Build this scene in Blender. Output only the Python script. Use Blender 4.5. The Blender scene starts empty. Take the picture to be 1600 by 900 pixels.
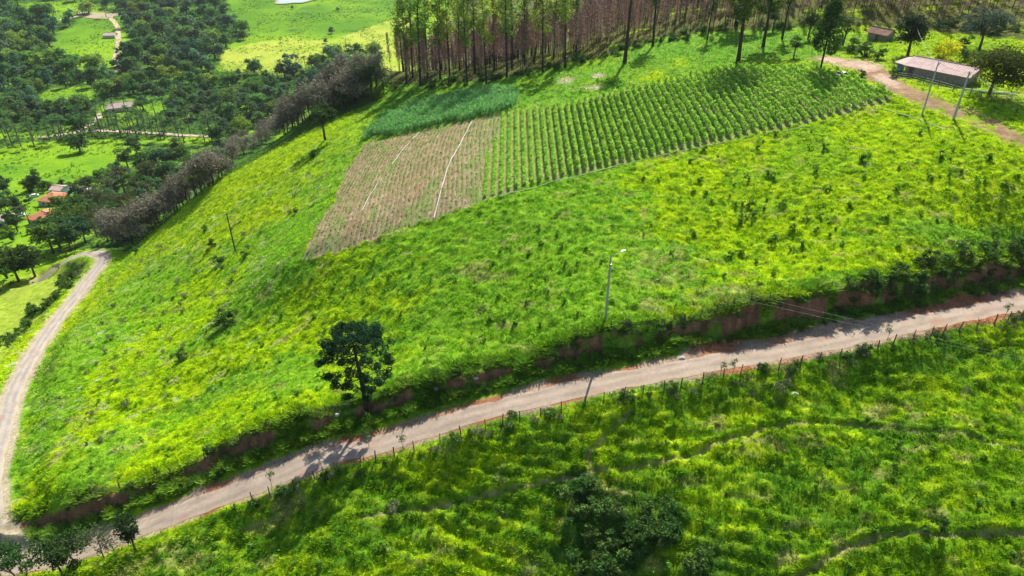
import bpy, math, random
import numpy as np
random.seed(7)
RNG = np.random.default_rng(11)
SC = bpy.context.scene
COL = SC.collection

# ------------------------------------------------------------------ camera, sky, sun, exposure
FPX, PITCH = 1100.0, math.radians(32.0)
cam_d = bpy.data.cameras.new("camera"); cam = bpy.data.objects.new("camera", cam_d); COL.objects.link(cam)
cam_d.lens = 36.0 * FPX / 1600.0; cam_d.sensor_width = 36.0
cam_d.clip_start = 0.5; cam_d.clip_end = 9000
CZ = 140.0
cam.location = (0, 0, CZ); cam.rotation_euler = (math.pi/2 - PITCH, 0, 0)
SC.camera = cam
SUN_EL, SUN_AZ = math.radians(43), math.radians(17)       # azimuth clockwise from +Y
world = bpy.data.worlds.new("World"); SC.world = world; world.use_nodes = True
wn = world.node_tree.nodes; wl = world.node_tree.links
sky = wn.new("ShaderNodeTexSky"); sky.sky_type = 'NISHITA'; sky.sun_disc = False
sky.sun_elevation = SUN_EL; sky.sun_rotation = SUN_AZ
bg = wn["Background"]; bg.inputs[1].default_value = 0.10
wl.new(sky.outputs[0], bg.inputs[0])
sl = bpy.data.lights.new("sun", 'SUN'); sl.energy = 5.0; sl.angle = math.radians(0.5); sl.color = (1.0, 0.94, 0.82)
so = bpy.data.objects.new("sun", sl); COL.objects.link(so)
so.rotation_euler = (math.pi/2 - SUN_EL, 0, -SUN_AZ + math.pi)
so.rotation_euler = (-(math.pi/2 - SUN_EL), 0, -SUN_AZ)
SC.view_settings.view_transform = 'Standard'; SC.view_settings.look = 'None'
SC.view_settings.gamma = 1.0; SC.view_settings.use_curve_mapping = False
SC.view_settings.exposure = 0.80
try:
    SC.cycles.max_bounces = 6; SC.cycles.transparent_max_bounces = 8
    SC.cycles.diffuse_bounces = 3; SC.cycles.transmission_bounces = 3; SC.cycles.caustics_reflective = False
except Exception: pass

# ------------------------------------------------------------------ numeric helpers
TAB = np.random.default_rng(3).random((16, 256, 256))
def vn(x, y, k=0):
    x = np.asarray(x, float) + 1000.37; y = np.asarray(y, float) + 1000.71
    xi = np.floor(x).astype(int); yi = np.floor(y).astype(int)
    fx = x - xi; fy = y - yi; fx = fx*fx*(3-2*fx); fy = fy*fy*(3-2*fy)
    T = TAB[k % 16]; x0 = xi & 255; x1 = (xi+1) & 255; y0 = yi & 255; y1 = (yi+1) & 255
    return (T[x0, y0]*(1-fx)+T[x1, y0]*fx)*(1-fy) + (T[x0, y1]*(1-fx)+T[x1, y1]*fx)*fy
def fbm(x, y, k=0, o=3):
    s = 0; a = 1.0; w = 0
    for i in range(o):
        s = s + a*vn(x*2**i*1.03+i*17.3, y*2**i*1.03+i*5.1, k+i); w += a; a *= .5
    return s/w
def sm(e0, e1, x):
    t = np.clip((x-e0)/(e1-e0), 0, 1); return t*t*(3-2*t)
CP, SP = math.cos(PITCH), math.sin(PITCH)
def P(u, v, t):                                            # a pixel of the photograph at optical depth t
    a = (u-800)/FPX; b = (450-v)/FPX
    return np.array([a*t, (CP+b*SP)*t, CZ+(-SP+b*CP)*t])
def dist_poly(x, y, pts, signed=False):
    """distance to polyline (Nx3 pts), interpolated z, sign (+ = left of travel), arclength"""
    best = np.full(x.shape, 1e9); bz = np.zeros(x.shape); bs = np.zeros(x.shape); bl = np.zeros(x.shape); L = 0
    for i in range(len(pts)-1):
        ax, ay, az = pts[i]; bx, by, bz2 = pts[i+1]
        dx, dy = bx-ax, by-ay; l2 = dx*dx+dy*dy+1e-9
        t = np.clip(((x-ax)*dx+(y-ay)*dy)/l2, 0, 1)
        d = np.hypot(x-ax-t*dx, y-ay-t*dy)
        m = d < best
        best = np.where(m, d, best); bz = np.where(m, az+t*(bz2-az), bz)
        bs = np.where(m, np.sign(dx*(y-ay)-dy*(x-ax)), bs); bl = np.where(m, L+t*math.sqrt(l2), bl)
        L += math.sqrt(l2)
    return best, bz, bs, bl
def inpoly(x, y, poly):
    r = np.zeros(np.shape(x), bool); n = len(poly)
    for i in range(n):
        x1, y1 = poly[i][:2]; x2, y2 = poly[(i+1) % n][:2]
        c = (y1 > y) != (y2 > y)
        with np.errstate(divide='ignore', invalid='ignore'):
            r ^= c & (x < (x2-x1)*(y-y1)/(y2-y1+1e-12)+x1)
    return r
def smooth_line(pts, step=1.0):
    pts = np.array(pts, float); n = len(pts)
    out = []
    for i in range(n-1):
        p0 = pts[max(i-1, 0)]; p1 = pts[i]; p2 = pts[i+1]; p3 = pts[min(i+2, n-1)]
        m = max(2, int(np.linalg.norm(p2-p1)/step))
        for k in range(m):
            t = k/m
            out.append(.5*((2*p1)+(-p0+p2)*t+(2*p0-5*p1+4*p2-p3)*t*t+(-p0+3*p1-3*p2+p3)*t**3))
    out.append(pts[-1]); return np.array(out)

CLEAR = [[(336,112),(360,70),(398,52),(362,25),(356,-10),(620,-10),(600,70),(470,100),(440,110)],
         [(78,75),(92,50),(130,30),(150,15),(200,28),(188,60),(196,85),(184,118),(165,100),(130,108),(105,95)],
         [(20,25),(30,5),(110,0),(140,10),(95,35),(60,20)], [(50,160),(80,138),(145,135),(150,152),(110,168)], [(155,185),(150,160),(215,150),(265,158),(265,178),(215,186)],
         [(-20,245),(60,228),(235,215),(270,228),(195,262),(185,285),(50,297),(-20,300)], [(160,60),(200,50),(200,70),(160,70)]]
WOOD = [[(-15,20),(-15,235),(40,222),(330,212),(345,230),(390,205),(440,185),(470,165),(520,150),(560,118),(600,95),(590,75),(470,112),(430,112),(350,112),(345,85),(395,55),(355,28),(355,-25),(-15,-25)]]
THICK = [(75,396),(90,378),(130,345),(140,300),(190,270),(230,222),(330,228),(400,205),(470,170),(600,130),(605,150),(480,205),(330,290),(200,395),(150,388)]
# ------------------------------------------------------------------ terrain: roads first, then natural surface
main_px = [(1760,448,94),(1600,472,91.5),(1500,490,89),(1400,511,86.5),(1300,532,85),(1200,552,83.5),(1100,567,82),(950,597,80),
           (850,619,79.6),(750,643,79.3),(600,690,79.2),(500,716,79.2),(400,754,78.6),(300,792,78.2),(225,821,78.4),(125,859,79.5),(50,874,81),(-60,890,84)]
ROAD = smooth_line([P(*p) for p in main_px], 1.5)
left_px = [(40,872,81),(2,842,84),(-14,790,88),(-12,730,95),(-2,690,102),(12,640,112),(28,598,122),(48,560,132),(70,525,143),(95,491,155),(118,464,164),
           (140,434,174),(158,412,181),(160,400,185),(146,395,190),(120,400,194),(95,413,196),(60,440,196)]
LROAD = smooth_line([P(*p) for p in left_px], 2.0)
ctrl = []
bank = [(100,806,4.0),(150,790,4.3),(225,762,4.6),(312,728,4.7),(400,694,4.7),(500,657,4.6),(575,633,4.6),(675,610,4.6),(750,585,4.6),(850,562,4.6),
        (925,542,4.6),(1020,518,4.8),(1137,505,4.8),(1200,487,5.0),(1280,468,5.2),(1370,445,5.6),(1470,425,6.0),(1600,405,7.0)]
BU = [0, 60, 150, 300, 450, 650, 900, 1100, 1280, 1450, 1700]; BH = [.5, 1.1, 1.4, 1.4, 1.5, 1.75, 2.0, 2.4, 3.1, 3.2, 2.6]
for i in range(8, len(ROAD)-12, 4):
    d = (ROAD[i+1]-ROAD[i-1])[:2]; d /= np.linalg.norm(d); nn = np.array([-d[1], d[0]]); nn = nn if nn[1] > 0 else -nn
    zc = ROAD[i][2]-CZ; dp = ROAD[i][1]*CP-zc*SP; uu = 800+FPX*ROAD[i][0]/dp
    q = ROAD[i][:2]+nn*5.2; ctrl.append(np.array([q[0], q[1], ROAD[i][2]+np.interp(uu, BU, BH)]))
    q = ROAD[i][:2]-nn*3.4; ctrl.append(np.array([q[0], q[1], ROAD[i][2]-.5]))
px_ctrl = [(368,392,140),(780,305,110),(470,410,113),(1395,158,124),(950,180,133),(1130,108,150),(120,740,87),(60,560,124),(200,600,106),(300,480,129),
 (700,450,96),(1200,400,95),(1300,300,104),(1590,300,101),(1590,200,113),(1455,112,135),(1441,178,119),(1350,60,168),
 (600,150,190),(500,215,172),(330,290,186),(205,396,184),(40,450,188),(20,520,163),(80,360,242),(80,310,290),(100,250,350),(200,210,392),
 (900,680,75.3),(1000,850,67.8),(1590,850,64.8),(1590,640,78.5),(500,850,71.0),(250,890,73.4),(700,760,73.8),(1300,700,73.8),
 (400,560,101.5),(450,480,108),(560,560,92),(300,640,96),(820,168,140),(650,205,152),(575,225,155),(560,120,205)]
for p in px_ctrl: ctrl.append(P(*p))
for x, y, z in [(45,265,-48),(150,250,-36),(150,160,-33),(0,228,-58),(100,350,-55),(25,330,-80),(220,450,-80),(-42,245,-82),(-30,320,-112),
                (-110,235,-112),(-75,235,-104),(-150,300,-125),(-60,400,-132),(80,480,-115),
                (-250,385,-134),(-100,500,-134),(-300,500,-134),(0,620,-134),(-450,660,-130),(-200,760,-134),(300,900,-130),(0,900,-134),(-600,400,-130),
                (-700,900,-120),(-300,1200,-125),(300,1500,-125),(900,900,-110),(600,300,-60),(-300,200,-125),(-500,100,-125),(-160,90,-95),(-130,60,-88),
                (-100,20,-82),(-50,25,-75),(0,20,-70),(60,20,-66),(120,20,-64),(140,80,-46),(110,110,-38),(200,60,-56),(300,100,-60),(0,-60,-95),(-300,-60,-115),(300,-60,-90),
                (-800,-60,-120),(900,-60,-90),(-1000,1500,-110),(1200,1700,-110)]:
    ctrl.append(np.array([x, y, z+CZ]))
ctrl = np.array(ctrl)
def kern(r): return np.sqrt(r*r+36.0)
def fit(c):
    n = len(c); A = np.zeros((n+3, n+3)); D = np.hypot(c[:, None, 0]-c[None, :, 0], c[:, None, 1]-c[None, :, 1])
    A[:n, :n] = -kern(D) - np.eye(n)*0.8
    A[:n, n] = 1; A[:n, n+1] = c[:, 0]; A[:n, n+2] = c[:, 1]; A[n:, :n] = A[:n, n:].T
    return np.linalg.lstsq(A, np.r_[c[:, 2], 0, 0, 0], rcond=None)[0]
W = fit(ctrl)
def natural(x, y):
    s = W[-3]+W[-2]*x+W[-1]*y
    for i, c in enumerate(ctrl): s = s - W[i]*kern(np.hypot(x-c[0], y-c[1]))
    return s
def axis(segs):
    out = [segs[0][0]]
    for a, b, s0, s1 in segs:
        while out[-1] < b:
            f = (out[-1]-a)/(b-a); out.append(out[-1]+s0+(s1-s0)*max(0, min(1, f)))
    return np.array(out)
XS = np.r_[-axis([(75, 130, .3, .7), (130, 330, .7, 3), (330, 1500, 3, 60)])[::-1][:-1], axis([(-75, 85, .27, .27), (85, 130, .3, 1.2), (130, 1500, 1.2, 60)])]
YS = axis([(-60, 33, 6, 1.0), (33, 100, .25, .27), (100, 200, .3, .7), (200, 420, .8, 2.2), (420, 2200, 2.2, 50)])
print('grid', len(XS), len(YS))
GX, GY = np.meshgrid(XS, YS, indexing='ij')
N = natural(GX, GY)
near = (np.abs(GX) < 330) & (GY < 420)
GZ = N.copy()
# masks kept for colouring
def poly_from_px(px, z0=None): return [cast(u, v)[:2] for u, v in px]
def hsample(x, y, Z=None):
    Z = GZ if Z is None else Z
    x = np.asarray(x, float); y = np.asarray(y, float)
    i = np.clip(np.searchsorted(XS, x)-1, 0, len(XS)-2); j = np.clip(np.searchsorted(YS, y)-1, 0, len(YS)-2)
    fx = (x-XS[i])/(XS[i+1]-XS[i]); fy = (y-YS[j])/(YS[j+1]-YS[j])
    return (Z[i, j]*(1-fx)+Z[i+1, j]*fx)*(1-fy)+(Z[i, j+1]*(1-fx)+Z[i+1, j+1]*fx)*fy
def cast(u, v):
    a = (u-800)/FPX; b = (450-v)/FPX
    d = np.array([a, CP+b*SP, -SP+b*CP])
    t = np.arange(45, 1500, 1.0)
    pts = t[:, None]*d; h = hsample(pts[:, 0], pts[:, 1])
    below = np.nonzero(pts[:, 2]+CZ < h)[0]
    if len(below) == 0: tt = 900.0
    else:
        k = below[0]; lo, hi = t[max(k-1, 0)], t[k]
        for _ in range(12):
            m = (lo+hi)/2
            if m*d[2]+CZ < hsample(m*d[0], m*d[1]): hi = m
            else: lo = m
        tt = (lo+hi)/2
    x, y = tt*d[0], tt*d[1]
    return np.array([x, y, float(hsample(x, y))])
def proj(p):
    x, y, z = p[0], p[1], p[2]-CZ
    dep = y*CP - z*SP; up = y*SP+z*CP
    return 800+FPX*x/dep, 450-FPX*up/dep, dep
# road cut
dM, zM, sM, lM = dist_poly(GX, GY, ROAD)
yroad = np.interp(GX, ROAD[::-1, 0], ROAD[::-1, 1])
upside = GY > yroad
jag = (fbm(GX/1.7, GY/1.7, 2)-.5)*2.6
vergew = 1.2*vn(lM/6, 0*lM, 4)+3.6
f_up = sm(vergew+jag*.6, vergew+.75+jag*.6, dM)
edge_z = np.where(upside, zM+.03+.45*sm(2, 4.2, dM)*(.4+.8*vn(GX/1.3, GY/1.3, 1)), 0)
z_up = edge_z*(1-f_up)+np.maximum(N, edge_z)*f_up
f_dn = sm(2.1, 6.5, dM)
z_dn = (zM-.02)*(1-f_dn)+N*f_dn
inmain = (GX < 90) & (GX > -75)
GZ = np.where(inmain & (dM < 14), np.where(upside, z_up, z_dn), GZ)
# left road cut
dL, zL, sL, lL = dist_poly(GX, GY, LROAD)
f = sm(2.2, 8.0, dL); GZ = GZ*f + np.where(dM < 3, GZ, zL-.02)*(1-f)
BASEZ = GZ.copy()
under = np.minimum(dM, dL)

# ---- regions on the ground, read off the photograph and dropped on the terrain
crop_px = [(470,412),(560,385),(680,342),(780,305),(870,280),(960,258),(1100,226),(1250,195),(1395,158),(1370,140),(1330,120),(1240,106),(1130,108),(1050,125),
           (960,145),(880,165),(820,170),(740,188),(650,205),(575,222),(545,260),(515,325)]
CROP = poly_from_px(crop_px)
MAIZE = poly_from_px([(566,220),(598,186),(650,165),(720,148),(800,142),(812,160),(800,172),(740,186),(650,203)])
SOILB = poly_from_px([(790,160),(775,215),(757,250),(748,325),(440,430),(430,400),(560,215),(650,180)])
cattle = [smooth_line([cast(*p) for p in q], 1.0) for q in (
    [(560,812),(650,797),(720,783),(800,765),(890,747),(940,735),(1010,727),(1070,714),(1130,690),(1200,670),(1300,660),(1400,672),(1500,681),(1620,712)],
    [(1240,905),(1268,890),(1310,865),(1350,847),(1400,834),(1470,838),(1530,835),(1620,836)],
    [(985,640),(962,668),(935,695),(918,712),(925,733)])]
dC = np.full(GX.shape, 99.0); sC = np.zeros(GX.shape)
for c in cattle:
    d, _, s, _ = dist_poly(GX, GY, c); s = np.where(GY > np.interp(GX, np.sort(c[:, 0]), c[np.argsort(c[:, 0]), 1]), 1, -1)
    m = d < dC; dC = np.where(m, d, dC); sC = np.where(m, s, sC)
incrop = inpoly(GX+2.2*(fbm(GX/2.5, GY/2.5, 7)-.5), GY+2.6*(fbm(GX/2, GY/2, 8)-.5), CROP); inmaize = inpoly(GX, GY, MAIZE); soil = incrop & inpoly(GX, GY, SOILB)
# farm yard and track of bare earth
yard_l = smooth_line([cast(*p) for p in [(1285,92),(1330,98),(1365,112),(1395,135),(1450,160),(1530,190),(1600,225),(1700,265)]], 2)
dY, _, _, _ = dist_poly(GX, GY, yard_l)
yw = 1.5+2.0*fbm(GX/5, GY/5, 5)
dirt = sm(1.0, -1.0, dY-yw*1.0)
lower = (~upside) & (GX > -75) & (GX < 120)
# displacement: tussocks, terracettes, furrows
flat = sm(1.7, 2.8, under)*(1-.85*dirt)*np.where(incrop, 0.12, 1)
fard = sm(230, 150, GY)
l1 = fbm(GX/1.5, GY/1.2, 6, 3); l2 = fbm(GX/5.5, GY/4.0, 8, 2); l3 = fbm(GX/.55, GY/.5, 9, 2)
lump = .72*(np.clip(l1-.40, 0, 1)) + .45*(l2-.5) + .34*(l3-.5)
terr = np.abs(((BASEZ*1.0/0.62 + 1.6*fbm(GX/9, GY/9, 10)) % 1.0)-.5)*2
tmask = np.clip(fbm(GX/13, GY/13, 12)*2-.6, 0, 1)
lump = np.where(lower, lump*1.35+.34*(terr-.5)*(.35+tmask)*sm(3, 6, dM), lump)
GZ = GZ + lump*flat*fard
GZ = GZ - .22*sm(.55, .15, dC) + .24*sm(1.1, .6, dC)*sm(.25, .6, dC)*(sC > 0)
_rx = [-60.0]
while _rx[-1] < 120: _rx.append(_rx[-1]+1.24+.36*float(sm(8, 60, _rx[-1])))
ROWX = np.array(_rx)
PH = np.interp(GX, ROWX, np.arange(len(ROWX)))
fur = .10*np.cos(2*np.pi*PH)
sf = .07*np.cos(2*np.pi*(GX+.6*np.sin(GY/9))/.80)
GZ = GZ + np.where(soil, sf, np.where(incrop, fur, 0))
bs = (dM > 2.8) & (dM < 5.6) & upside & inmain
GZ = GZ + np.where(bs, .5*(fbm(GX/.7, GY/.7, 3)-.5), 0)
ruts = smooth_line([cast(*p) for p in [(500,215),(420,245),(330,320),(250,370)]], 2)

# ---- albedo per vertex
def C3(*c): return np.array(c)[None, None, :]
def mix(a, b, f): return a*(1-f[..., None])+b*f[..., None]
Yel = C3(.285, .400, .002); Gre = C3(.185, .305, .003); Dee = C3(.075, .205, .018); Red = C3(.30, .130, .065); Tan = C3(.34, .225, .135); Pale = C3(.30, .30, .14)
big = fbm(GX/26, GY/22, 1, 3); mid = fbm(GX/4.5, GY/3.6, 4, 3); fin = fbm(GX/.9, GY/.75, 7, 2)
UV = np.stack([GX, GY, BASEZ], -1)
zz = BASEZ-CZ; dep = GY*CP-zz*SP; PU = 800+FPX*GX/dep; PV = 450-FPX*(GY*SP+zz*CP)/dep   # only to read regions off the photograph
g = np.clip((mid-.5)*.7+(big-.5)*.7+.72+(fin-.5)*3.2, 0, 1)
col = mix(Gre+0*GX[..., None], Yel+0*GX[..., None], g)
# deeper lush patches
def blob(cx, cy, rx, ry, ang=0, nz=.5, wpx=None):
    p = cast(cx, cy); q = cast(cx+rx, cy); r = cast(cx, cy-ry)
    a = abs(q[0]-p[0])+.1; b = abs(r[1]-p[1])+.1; th = math.radians(ang)
    dx = GX-p[0]; dy = GY-p[1]; ex = dx*math.cos(th)+dy*math.sin(th); ey = -dx*math.sin(th)+dy*math.cos(th)
    d = np.sqrt((ex/a)**2+(ey/b)**2)+(mid-.5)*2*nz+(fin-.5)*.6
    return sm(1.25, .65, d)
lush = np.zeros(GX.shape)
for b in [(690,565,130,40,10),(450,590,60,40,20),(640,590,60,30,0),(470,350,50,60,60),(520,280,60,30,40),(60,600,45,110,0),(110,560,70,60,0),(45,700,30,80,0),(90,450,30,40,0),
          (150,730,50,60,0),(230,450,60,40,20),(380,490,120,28,25),(330,620,60,20,20),(1500,370,160,22,0),(1350,440,120,20,0),(1000,420,100,24,0),(880,460,60,25,0),
          (1060,395,50,20,0),(700,130,140,28,10),(900,130,100,25,0),(1100,70,150,30,0),(560,250,40,40,30),(430,400,60,30,20),(600,420,90,10,18),(980,470,110,25,0),(1250,60,120,40,0)]:
    lush = np.maximum(lush, blob(*b)*.95)
lush = np.maximum(lush, .45*sm(.56, .70, fbm(GX/11, GY/8, 13, 3)))
col = mix(col, Dee*1.25+0*col, np.clip(lush*.62+0*mid, 0, 1))
upg = inpoly(PU, PV, [(600,150),(640,128),(850,104),(1000,68),(1200,42),(1290,60),(1280,105),(1130,105),(960,142),(880,163),(820,165),(700,140),(560,200),(520,210)]) & (GY > 110)
col = mix(col, Dee*1.15+0*col, .62*upg*sm(.30, .60, fbm(GX/7, GY/7, 3, 3)+.08))
# lower pasture: a darker, bluer green than the field above
lw = lower & (dM > 2.5)
lowcol = mix(C3(.110, .220, .005)+0*col, C3(.270, .375, .005)+0*col, np.clip((fbm(GX/2.6, GY/.95, 5, 3)-.5)*2.4+(fin-.5)*2.8+.42+(terr-.5)*.5*tmask+(big-.5)*1.4, 0, 1))
lowdeep = sm(.5, .7, fbm(GX/8, GY/6, 15, 3))*.4
lowcol = mix(lowcol, C3(.05, .16, .014)+0*col, lowdeep)
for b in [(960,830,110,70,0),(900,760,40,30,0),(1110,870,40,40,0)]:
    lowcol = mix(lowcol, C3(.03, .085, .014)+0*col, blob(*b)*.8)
col = np.where(lw[..., None], lowcol, col)
# dry, pinkish scuffs in the field
dry = sm(.66, .78, fbm(GX/3.0, GY/1.6, 14, 3))*.55
for b in [(1030,420,60,30,0),(1110,470,50,20,0),(1050,400,30,12,0),(700,600,60,12,10),(330,740,60,14,20),(130,775,40,12,0),(1260,690,25,12,0),(1120,470,60,16,0),(250,870,90,30,0)]:
    dry = np.maximum(dry, blob(*b)*.55*sm(.35, .6, fin))
col = mix(col, Pale*C3(.95, .85, .7)+0*col, dry*np.where(GY < 150, 1, .3))
whis = sm(.70, .8, fbm(GX/2.2, GY/1.5, 2, 2))*sm(-25, -45, GX)*sm(62, 72, GY)*.5*sm(170, 140, GY)
col = mix(col, C3(.36, .38, .22)+0*col, whis)
speck = sm(.60, .74, fbm(GX/.62, GY/.5, 9, 2)+.12*(mid-.5))*sm(190, 150, GY)
col = mix(col, C3(.045, .125, .008)+0*col, speck*.75)
# valley
val = sm(185, 260, GY+.55*GX*(GX < 0)*-1)
vcol = mix(C3(.09, .22, .010)+0*col, C3(.20, .36, .010)+0*col, np.clip(fbm(GX/60, GY/60, 5, 3)*2.4-.7+(fbm(GX/9, GY/9, 2)-.5)*.8, 0, 1))
vcol = mix(vcol, C3(.30, .34, .05)+0*col, sm(5, -25, (PV-(118-.24*(PU-350))))*sm(620, 600, GY)*0)
past = inpoly(PU, PV, [(340,78),(440,60),(520,62),(600,35),(640,25),(640,110),(440,120),(350,112)])&(GY > 300)
vcol = np.where(past[..., None], mix(vcol, C3(.36, .42, .05)+0*col, .55+.45*sm(.35, .6, fbm(GX/16, GY/16, 9))), vcol)
strm = sm(3, 1, np.abs(PV-(57-.09*(PU-350)))+fbm(GX/20, GY/20, 3)*3)*(PU < 480)*(PU > 340)*(GY > 300)
vcol = mix(vcol, C3(.03, .10, .03)+0*col, strm*.8)
strm = sm(3, 0, np.abs(PV-(13+.05*(PU-480)))+fbm(GX/30, GY/30, 3)*3)*(PU > 470)*(GY > 300)
vcol = mix(vcol, C3(.03, .10, .03)+0*col, strm*.7)
col = mix(col, vcol, val*(GX < 20))
fieldL = inpoly(PU, PV, [(0,445),(100,412),(108,440),(40,520),(0,560),(-100,600),(-100,440)]) & (GX < -60)
col = np.where(fieldL[..., None], mix(C3(.20, .32, .02)+0*col, C3(.34, .42, .05)+0*col, np.clip(fin*.9+mid*.5-.1, 0, 1)), col)
# forest floor under the dead plantation
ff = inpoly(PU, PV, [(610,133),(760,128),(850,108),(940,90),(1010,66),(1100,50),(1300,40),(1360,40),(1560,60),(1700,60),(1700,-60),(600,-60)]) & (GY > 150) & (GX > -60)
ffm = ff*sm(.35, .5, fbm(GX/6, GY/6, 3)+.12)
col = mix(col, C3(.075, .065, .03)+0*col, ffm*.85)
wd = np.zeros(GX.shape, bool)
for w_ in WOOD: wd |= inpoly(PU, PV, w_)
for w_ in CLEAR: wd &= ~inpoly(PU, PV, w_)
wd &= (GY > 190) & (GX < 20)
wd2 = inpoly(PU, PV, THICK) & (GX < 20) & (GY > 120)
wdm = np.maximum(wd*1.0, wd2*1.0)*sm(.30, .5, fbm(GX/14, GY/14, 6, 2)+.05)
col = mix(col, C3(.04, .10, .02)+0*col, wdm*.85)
# track, yard
col = mix(col, mix(C3(.33, .22, .14)+0*col, C3(.25, .15, .085)+0*col, np.clip(fin*1.3-.2, 0, 1)), dirt*sm(.44, .60, .45*fin+.55*mid+.2*(PV < 140)))
for b in [(1345,103,38,9,0),(1300,95,20,7,0),(1385,125,14,12,0)]:
    col = mix(col, C3(.46, .33, .25)+0*col, blob(*b, 0, .25)*.95)
for b in [(885,125,12,4,0),(935,118,12,4,0),(925,138,14,3,0)]:
    col = mix(col, C3(.42, .34, .26)+0*col, blob(*b)*.7)
# crop soils
rowm = .5+.5*np.cos(2*np.pi*PH)
cs = mix(C3(.26, .24, .11)+0*col, C3(.14, .28, .04)+0*col, np.clip(.35+.5*(mid-.3)+.5*(fin-.5)-.3*rowm, 0, 1))
srow = .5+.5*np.cos(2*np.pi*(GX+.6*np.sin(GY/9))/.80)
ss = mix(C3(.26, .165, .095)+0*col, C3(.38, .31, .20)+0*col, np.clip(srow*1.2-.3+.6*(fbm(GX/2, GY/8, 6)-.5), 0, 1))
ss = mix(ss, C3(.13, .21, .05)+0*col, np.clip(sm(.5, .75, fbm(GX/1.2, GY/2.0, 11, 2))*.5*sm(.55, .1, srow)+.8*sm(-5, 2, GX)*sm(.6, .2, srow), 0, .9))
cs = mix(ss, cs, sm(-13, 2, GX+4*(fbm(GX/4, GY/4, 3)-.5)))
cs = mix(cs, C3(.12, .25, .03)+0*col, .45*sm(.60, .74, fbm(GX/3.2, GY/5.5, 13, 3)))
col = np.where(incrop[..., None], cs, col)
col = np.where(inmaize[..., None], C3(.09, .20, .04)+0*col, col)
# cattle paths and road cut earth
col = mix(col, C3(.34, .26, .13)+0*col, sm(.30, .08, dC)*.7*sm(.3, .55, mid+.12))
cut = np.where(upside & inmain, sm(vergew-.35, vergew+.1, dM+jag*-.6)*sm(vergew+1.2, vergew+.7, dM+jag*-.6), 0)
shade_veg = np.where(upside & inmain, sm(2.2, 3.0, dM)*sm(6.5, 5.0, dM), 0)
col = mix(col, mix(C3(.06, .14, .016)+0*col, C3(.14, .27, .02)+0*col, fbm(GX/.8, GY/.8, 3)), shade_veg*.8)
col = mix(col, mix(C3(.07, .045, .025)+0*col, C3(.30, .15, .08)+0*col, fbm(GX/.8, GY/.8, 5)), cut*sm(.34, .50, fbm(GX/2.2, GY/2.2, 6, 2)))
earthy = cut*sm(.34, .50, fbm(GX/2.2, GY/2.2, 6, 2)) > .3
shw = 1.55+.75*vn(lM/3.1, lM*0+sM, 7)+.35*vn(lM/.7, lM*0+sM, 8)+np.where(GX > 20, .5, 0)
col = mix(col, mix(C3(.33, .24, .17)+0*col, Red*.95+0*col, sm(.5, .8, vn(lM/4, lM*0, 9))), sm(.25, -.15, dM-shw)*inmain)
shl = 1.75+.7*vn(lL/4, lL*0+sL, 7)
col = mix(col, C3(.34, .29, .19)+0*col, sm(.3, -.2, dL-shl))

# ------------------------------------------------------------------ materials
def nodes(name):
    m = bpy.data.materials.new(name); m.use_nodes = True; nt = m.node_tree
    return m, nt, nt.nodes, nt.links, nt.nodes["Principled BSDF"]
def simple(name, c, rough=.8, var=.25, scale=3.0, metal=0.0, bump=.2):
    m, nt, n, l, b = nodes(name)
    tc = n.new("ShaderNodeTexCoord"); no = n.new("ShaderNodeTexNoise"); no.inputs["Scale"].default_value = scale; no.inputs["Detail"].default_value = 6
    l.new(tc.outputs["Object"], no.inputs["Vector"])
    r = n.new("ShaderNodeValToRGB"); r.color_ramp.elements[0].position = .3; r.color_ramp.elements[1].position = .7
    r.color_ramp.elements[0].color = (*[x*(1-var) for x in c], 1); r.color_ramp.elements[1].color = (*[min(1, x*(1+var)) for x in c], 1)
    l.new(no.outputs["Fac"], r.inputs[0]); l.new(r.outputs[0], b.inputs["Base Color"])
    b.inputs["Roughness"].default_value = rough; b.inputs["Metallic"].default_value = metal
    if rough > .7: b.inputs['Specular IOR Level'].default_value = .08
    if bump:
        bp = n.new("ShaderNodeBump"); bp.inputs["Strength"].default_value = bump; bp.inputs["Distance"].default_value = .05
        l.new(no.outputs["Fac"], bp.inputs["Height"]); l.new(bp.outputs[0], b.inputs["Normal"])
    return m
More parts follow.
